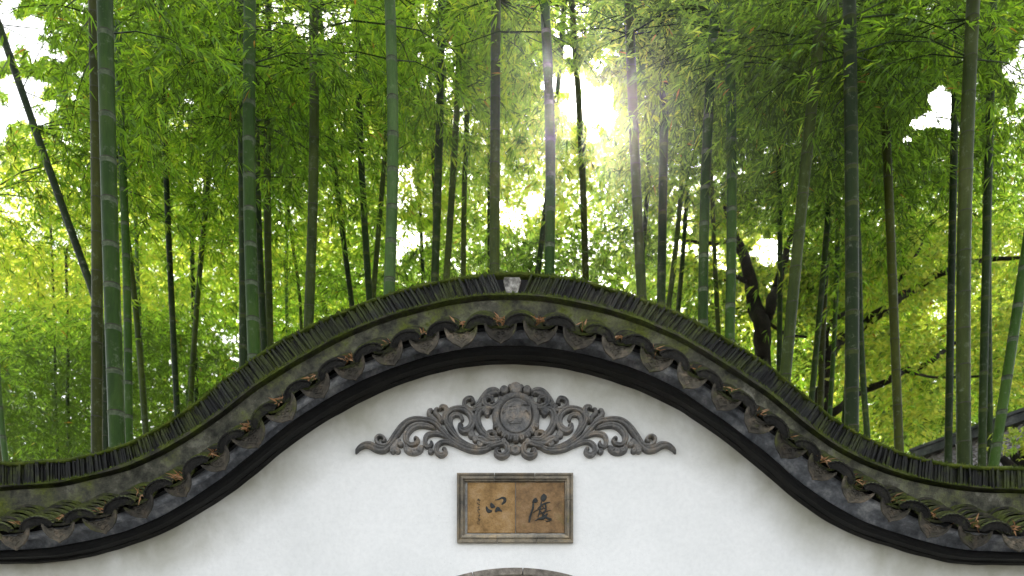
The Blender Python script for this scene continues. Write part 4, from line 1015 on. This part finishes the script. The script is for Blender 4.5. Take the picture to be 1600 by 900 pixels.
for sg in (1, -1):
    for i in range(int(4.2 / pitch)):
        for j in range(int(WID / cour)):
            u0 = (i + 0.5) * pitch + rr_.uniform(-.006, .006); v0 = (j * cour + rr_.uniform(-.006, .006)) * sg; v1 = v0 + sg * cour * 1.25; hh = rr_.uniform(-.003, .006)
            vs = []
            for vv, lift in ((v0, 0.0), (v1, 0.016)):
                for a in (0, 60, 120, 180): vs.append(rp(u0 + 0.052 * math.cos(R(a)), vv, lift + hh + 0.04 * math.sin(R(a))))
            b.add(vs, [(0,1,5,4), (1,2,6,5), (2,3,7,6), (4,5,6,7)])
o = part("roof_tiles", b.me("roof_tiles", M['rooftile']), pav); o["kind"] = "stuff"
b = MB()
for (hw, h0, h1) in ((0.11, 0.03, 0.085), (0.07, 0.088, 0.15), (0.095, 0.153, 0.19)):
    q = [rp(u, v_) for u, v_ in ((0, -hw), (4.2, -hw), (4.2, hw), (0, hw))]
    lo = [Vector((p.x, p.y, rz + h0)) for p in q]; hi = [Vector((p.x, p.y, rz + h1)) for p in q]
    b.add(lo + hi, [(0,3,2,1), (4,5,6,7), (0,1,5,4), (1,2,6,5), (2,3,7,6), (3,0,4,7)])
part("ridge_cap", b.me("ridge_cap", M['ridgecap']), pav)
b = MB(); e = [rp(0.3, -1.6), rp(3.9, -1.6), rp(3.9, 1.6), rp(0.3, 1.6)]; zz = rz - 1.6 * sl - 0.14
b.add([(p.x, p.y, 0) for p in e] + [(p.x, p.y, zz) for p in e], [(0,3,2,1), (4,5,6,7), (0,1,5,4), (1,2,6,5), (2,3,7,6), (3,0,4,7)])
for u in (0.3, 3.9):
    b.add([rp(u, -1.6, -.14), rp(u, 1.6, -.14), rp(u, 0, -.14)], [(0, 1, 2)])
part("wall", b.me("wall", M['plaster']), pav)

# leafy shrub in front of the roof, cut by the right edge
sh = meta(empty("leafy_shrub", P(1600, 1163 + CAMZ * FPX / 8.2, 8.2)), "small bright green shrub over dark stems at the right edge before the roof", "shrub"); OS = Vector(sh.location)
b = MB()
for k in range(7):
    a = P(1600 + k * 3 - 10, 1163 + CAMZ * FPX / 8.2, 8.2) - OS; c = P(1585 + k * 9, 735 - (k % 3) * 8, 8.2 + 0.1 * (k % 3)) - OS
    b.tube([a, (a + c) / 2 + Vector((0.05 * (k - 3), 0, 0)), c, c + Vector((0.04 * (k-3), 0, 0.12))], [0.09, 0.08, 0.07, 0.03], 7)
part("stems", b.me("stems", M['bark'], True), sh)
so = np.array([P(random.gauss(1612, 20), random.gauss(688, 13), 8.2 + random.gauss(0, 0.15)) for _ in range(90)]); dn = RNG.normal(size=so.shape); dn /= np.linalg.norm(dn, axis=1, keepdims=True)
V, tb = spray_leaves(so, dn, RNG.uniform(0.08, 0.16, len(so)), 12, 0.05, 0.02, 0.4, 0.2)
o = part("foliage", leaf_mesh("foliage", V - np.array(OS), np.clip(.7 + tb, 0, .92), M['leaf_broad']), sh); o["kind"] = "stuff"


# ------------------------------------------------------------------ the misty air of the grove
def haze(den):
    b = MB(); b.box((-40, -9, -1.0), (40, 47, 44))
    m = bpy.data.materials.new("haze_air"); m.use_nodes = True; t = m.node_tree; t.nodes.clear()
    v = t.nodes.new("ShaderNodeVolumePrincipled"); v.inputs["Color"].default_value = (1.0, 0.95, 0.84, 1); v.inputs["Density"].default_value = den; v.inputs["Anisotropy"].default_value = 0.93
    o = t.nodes.new("ShaderNodeOutputMaterial"); t.links.new(v.outputs[0], o.inputs["Volume"])
    meta(part("haze", b.me("haze", m)), "thin misty air in and around the grove", kind="stuff")
haze(0.00045)
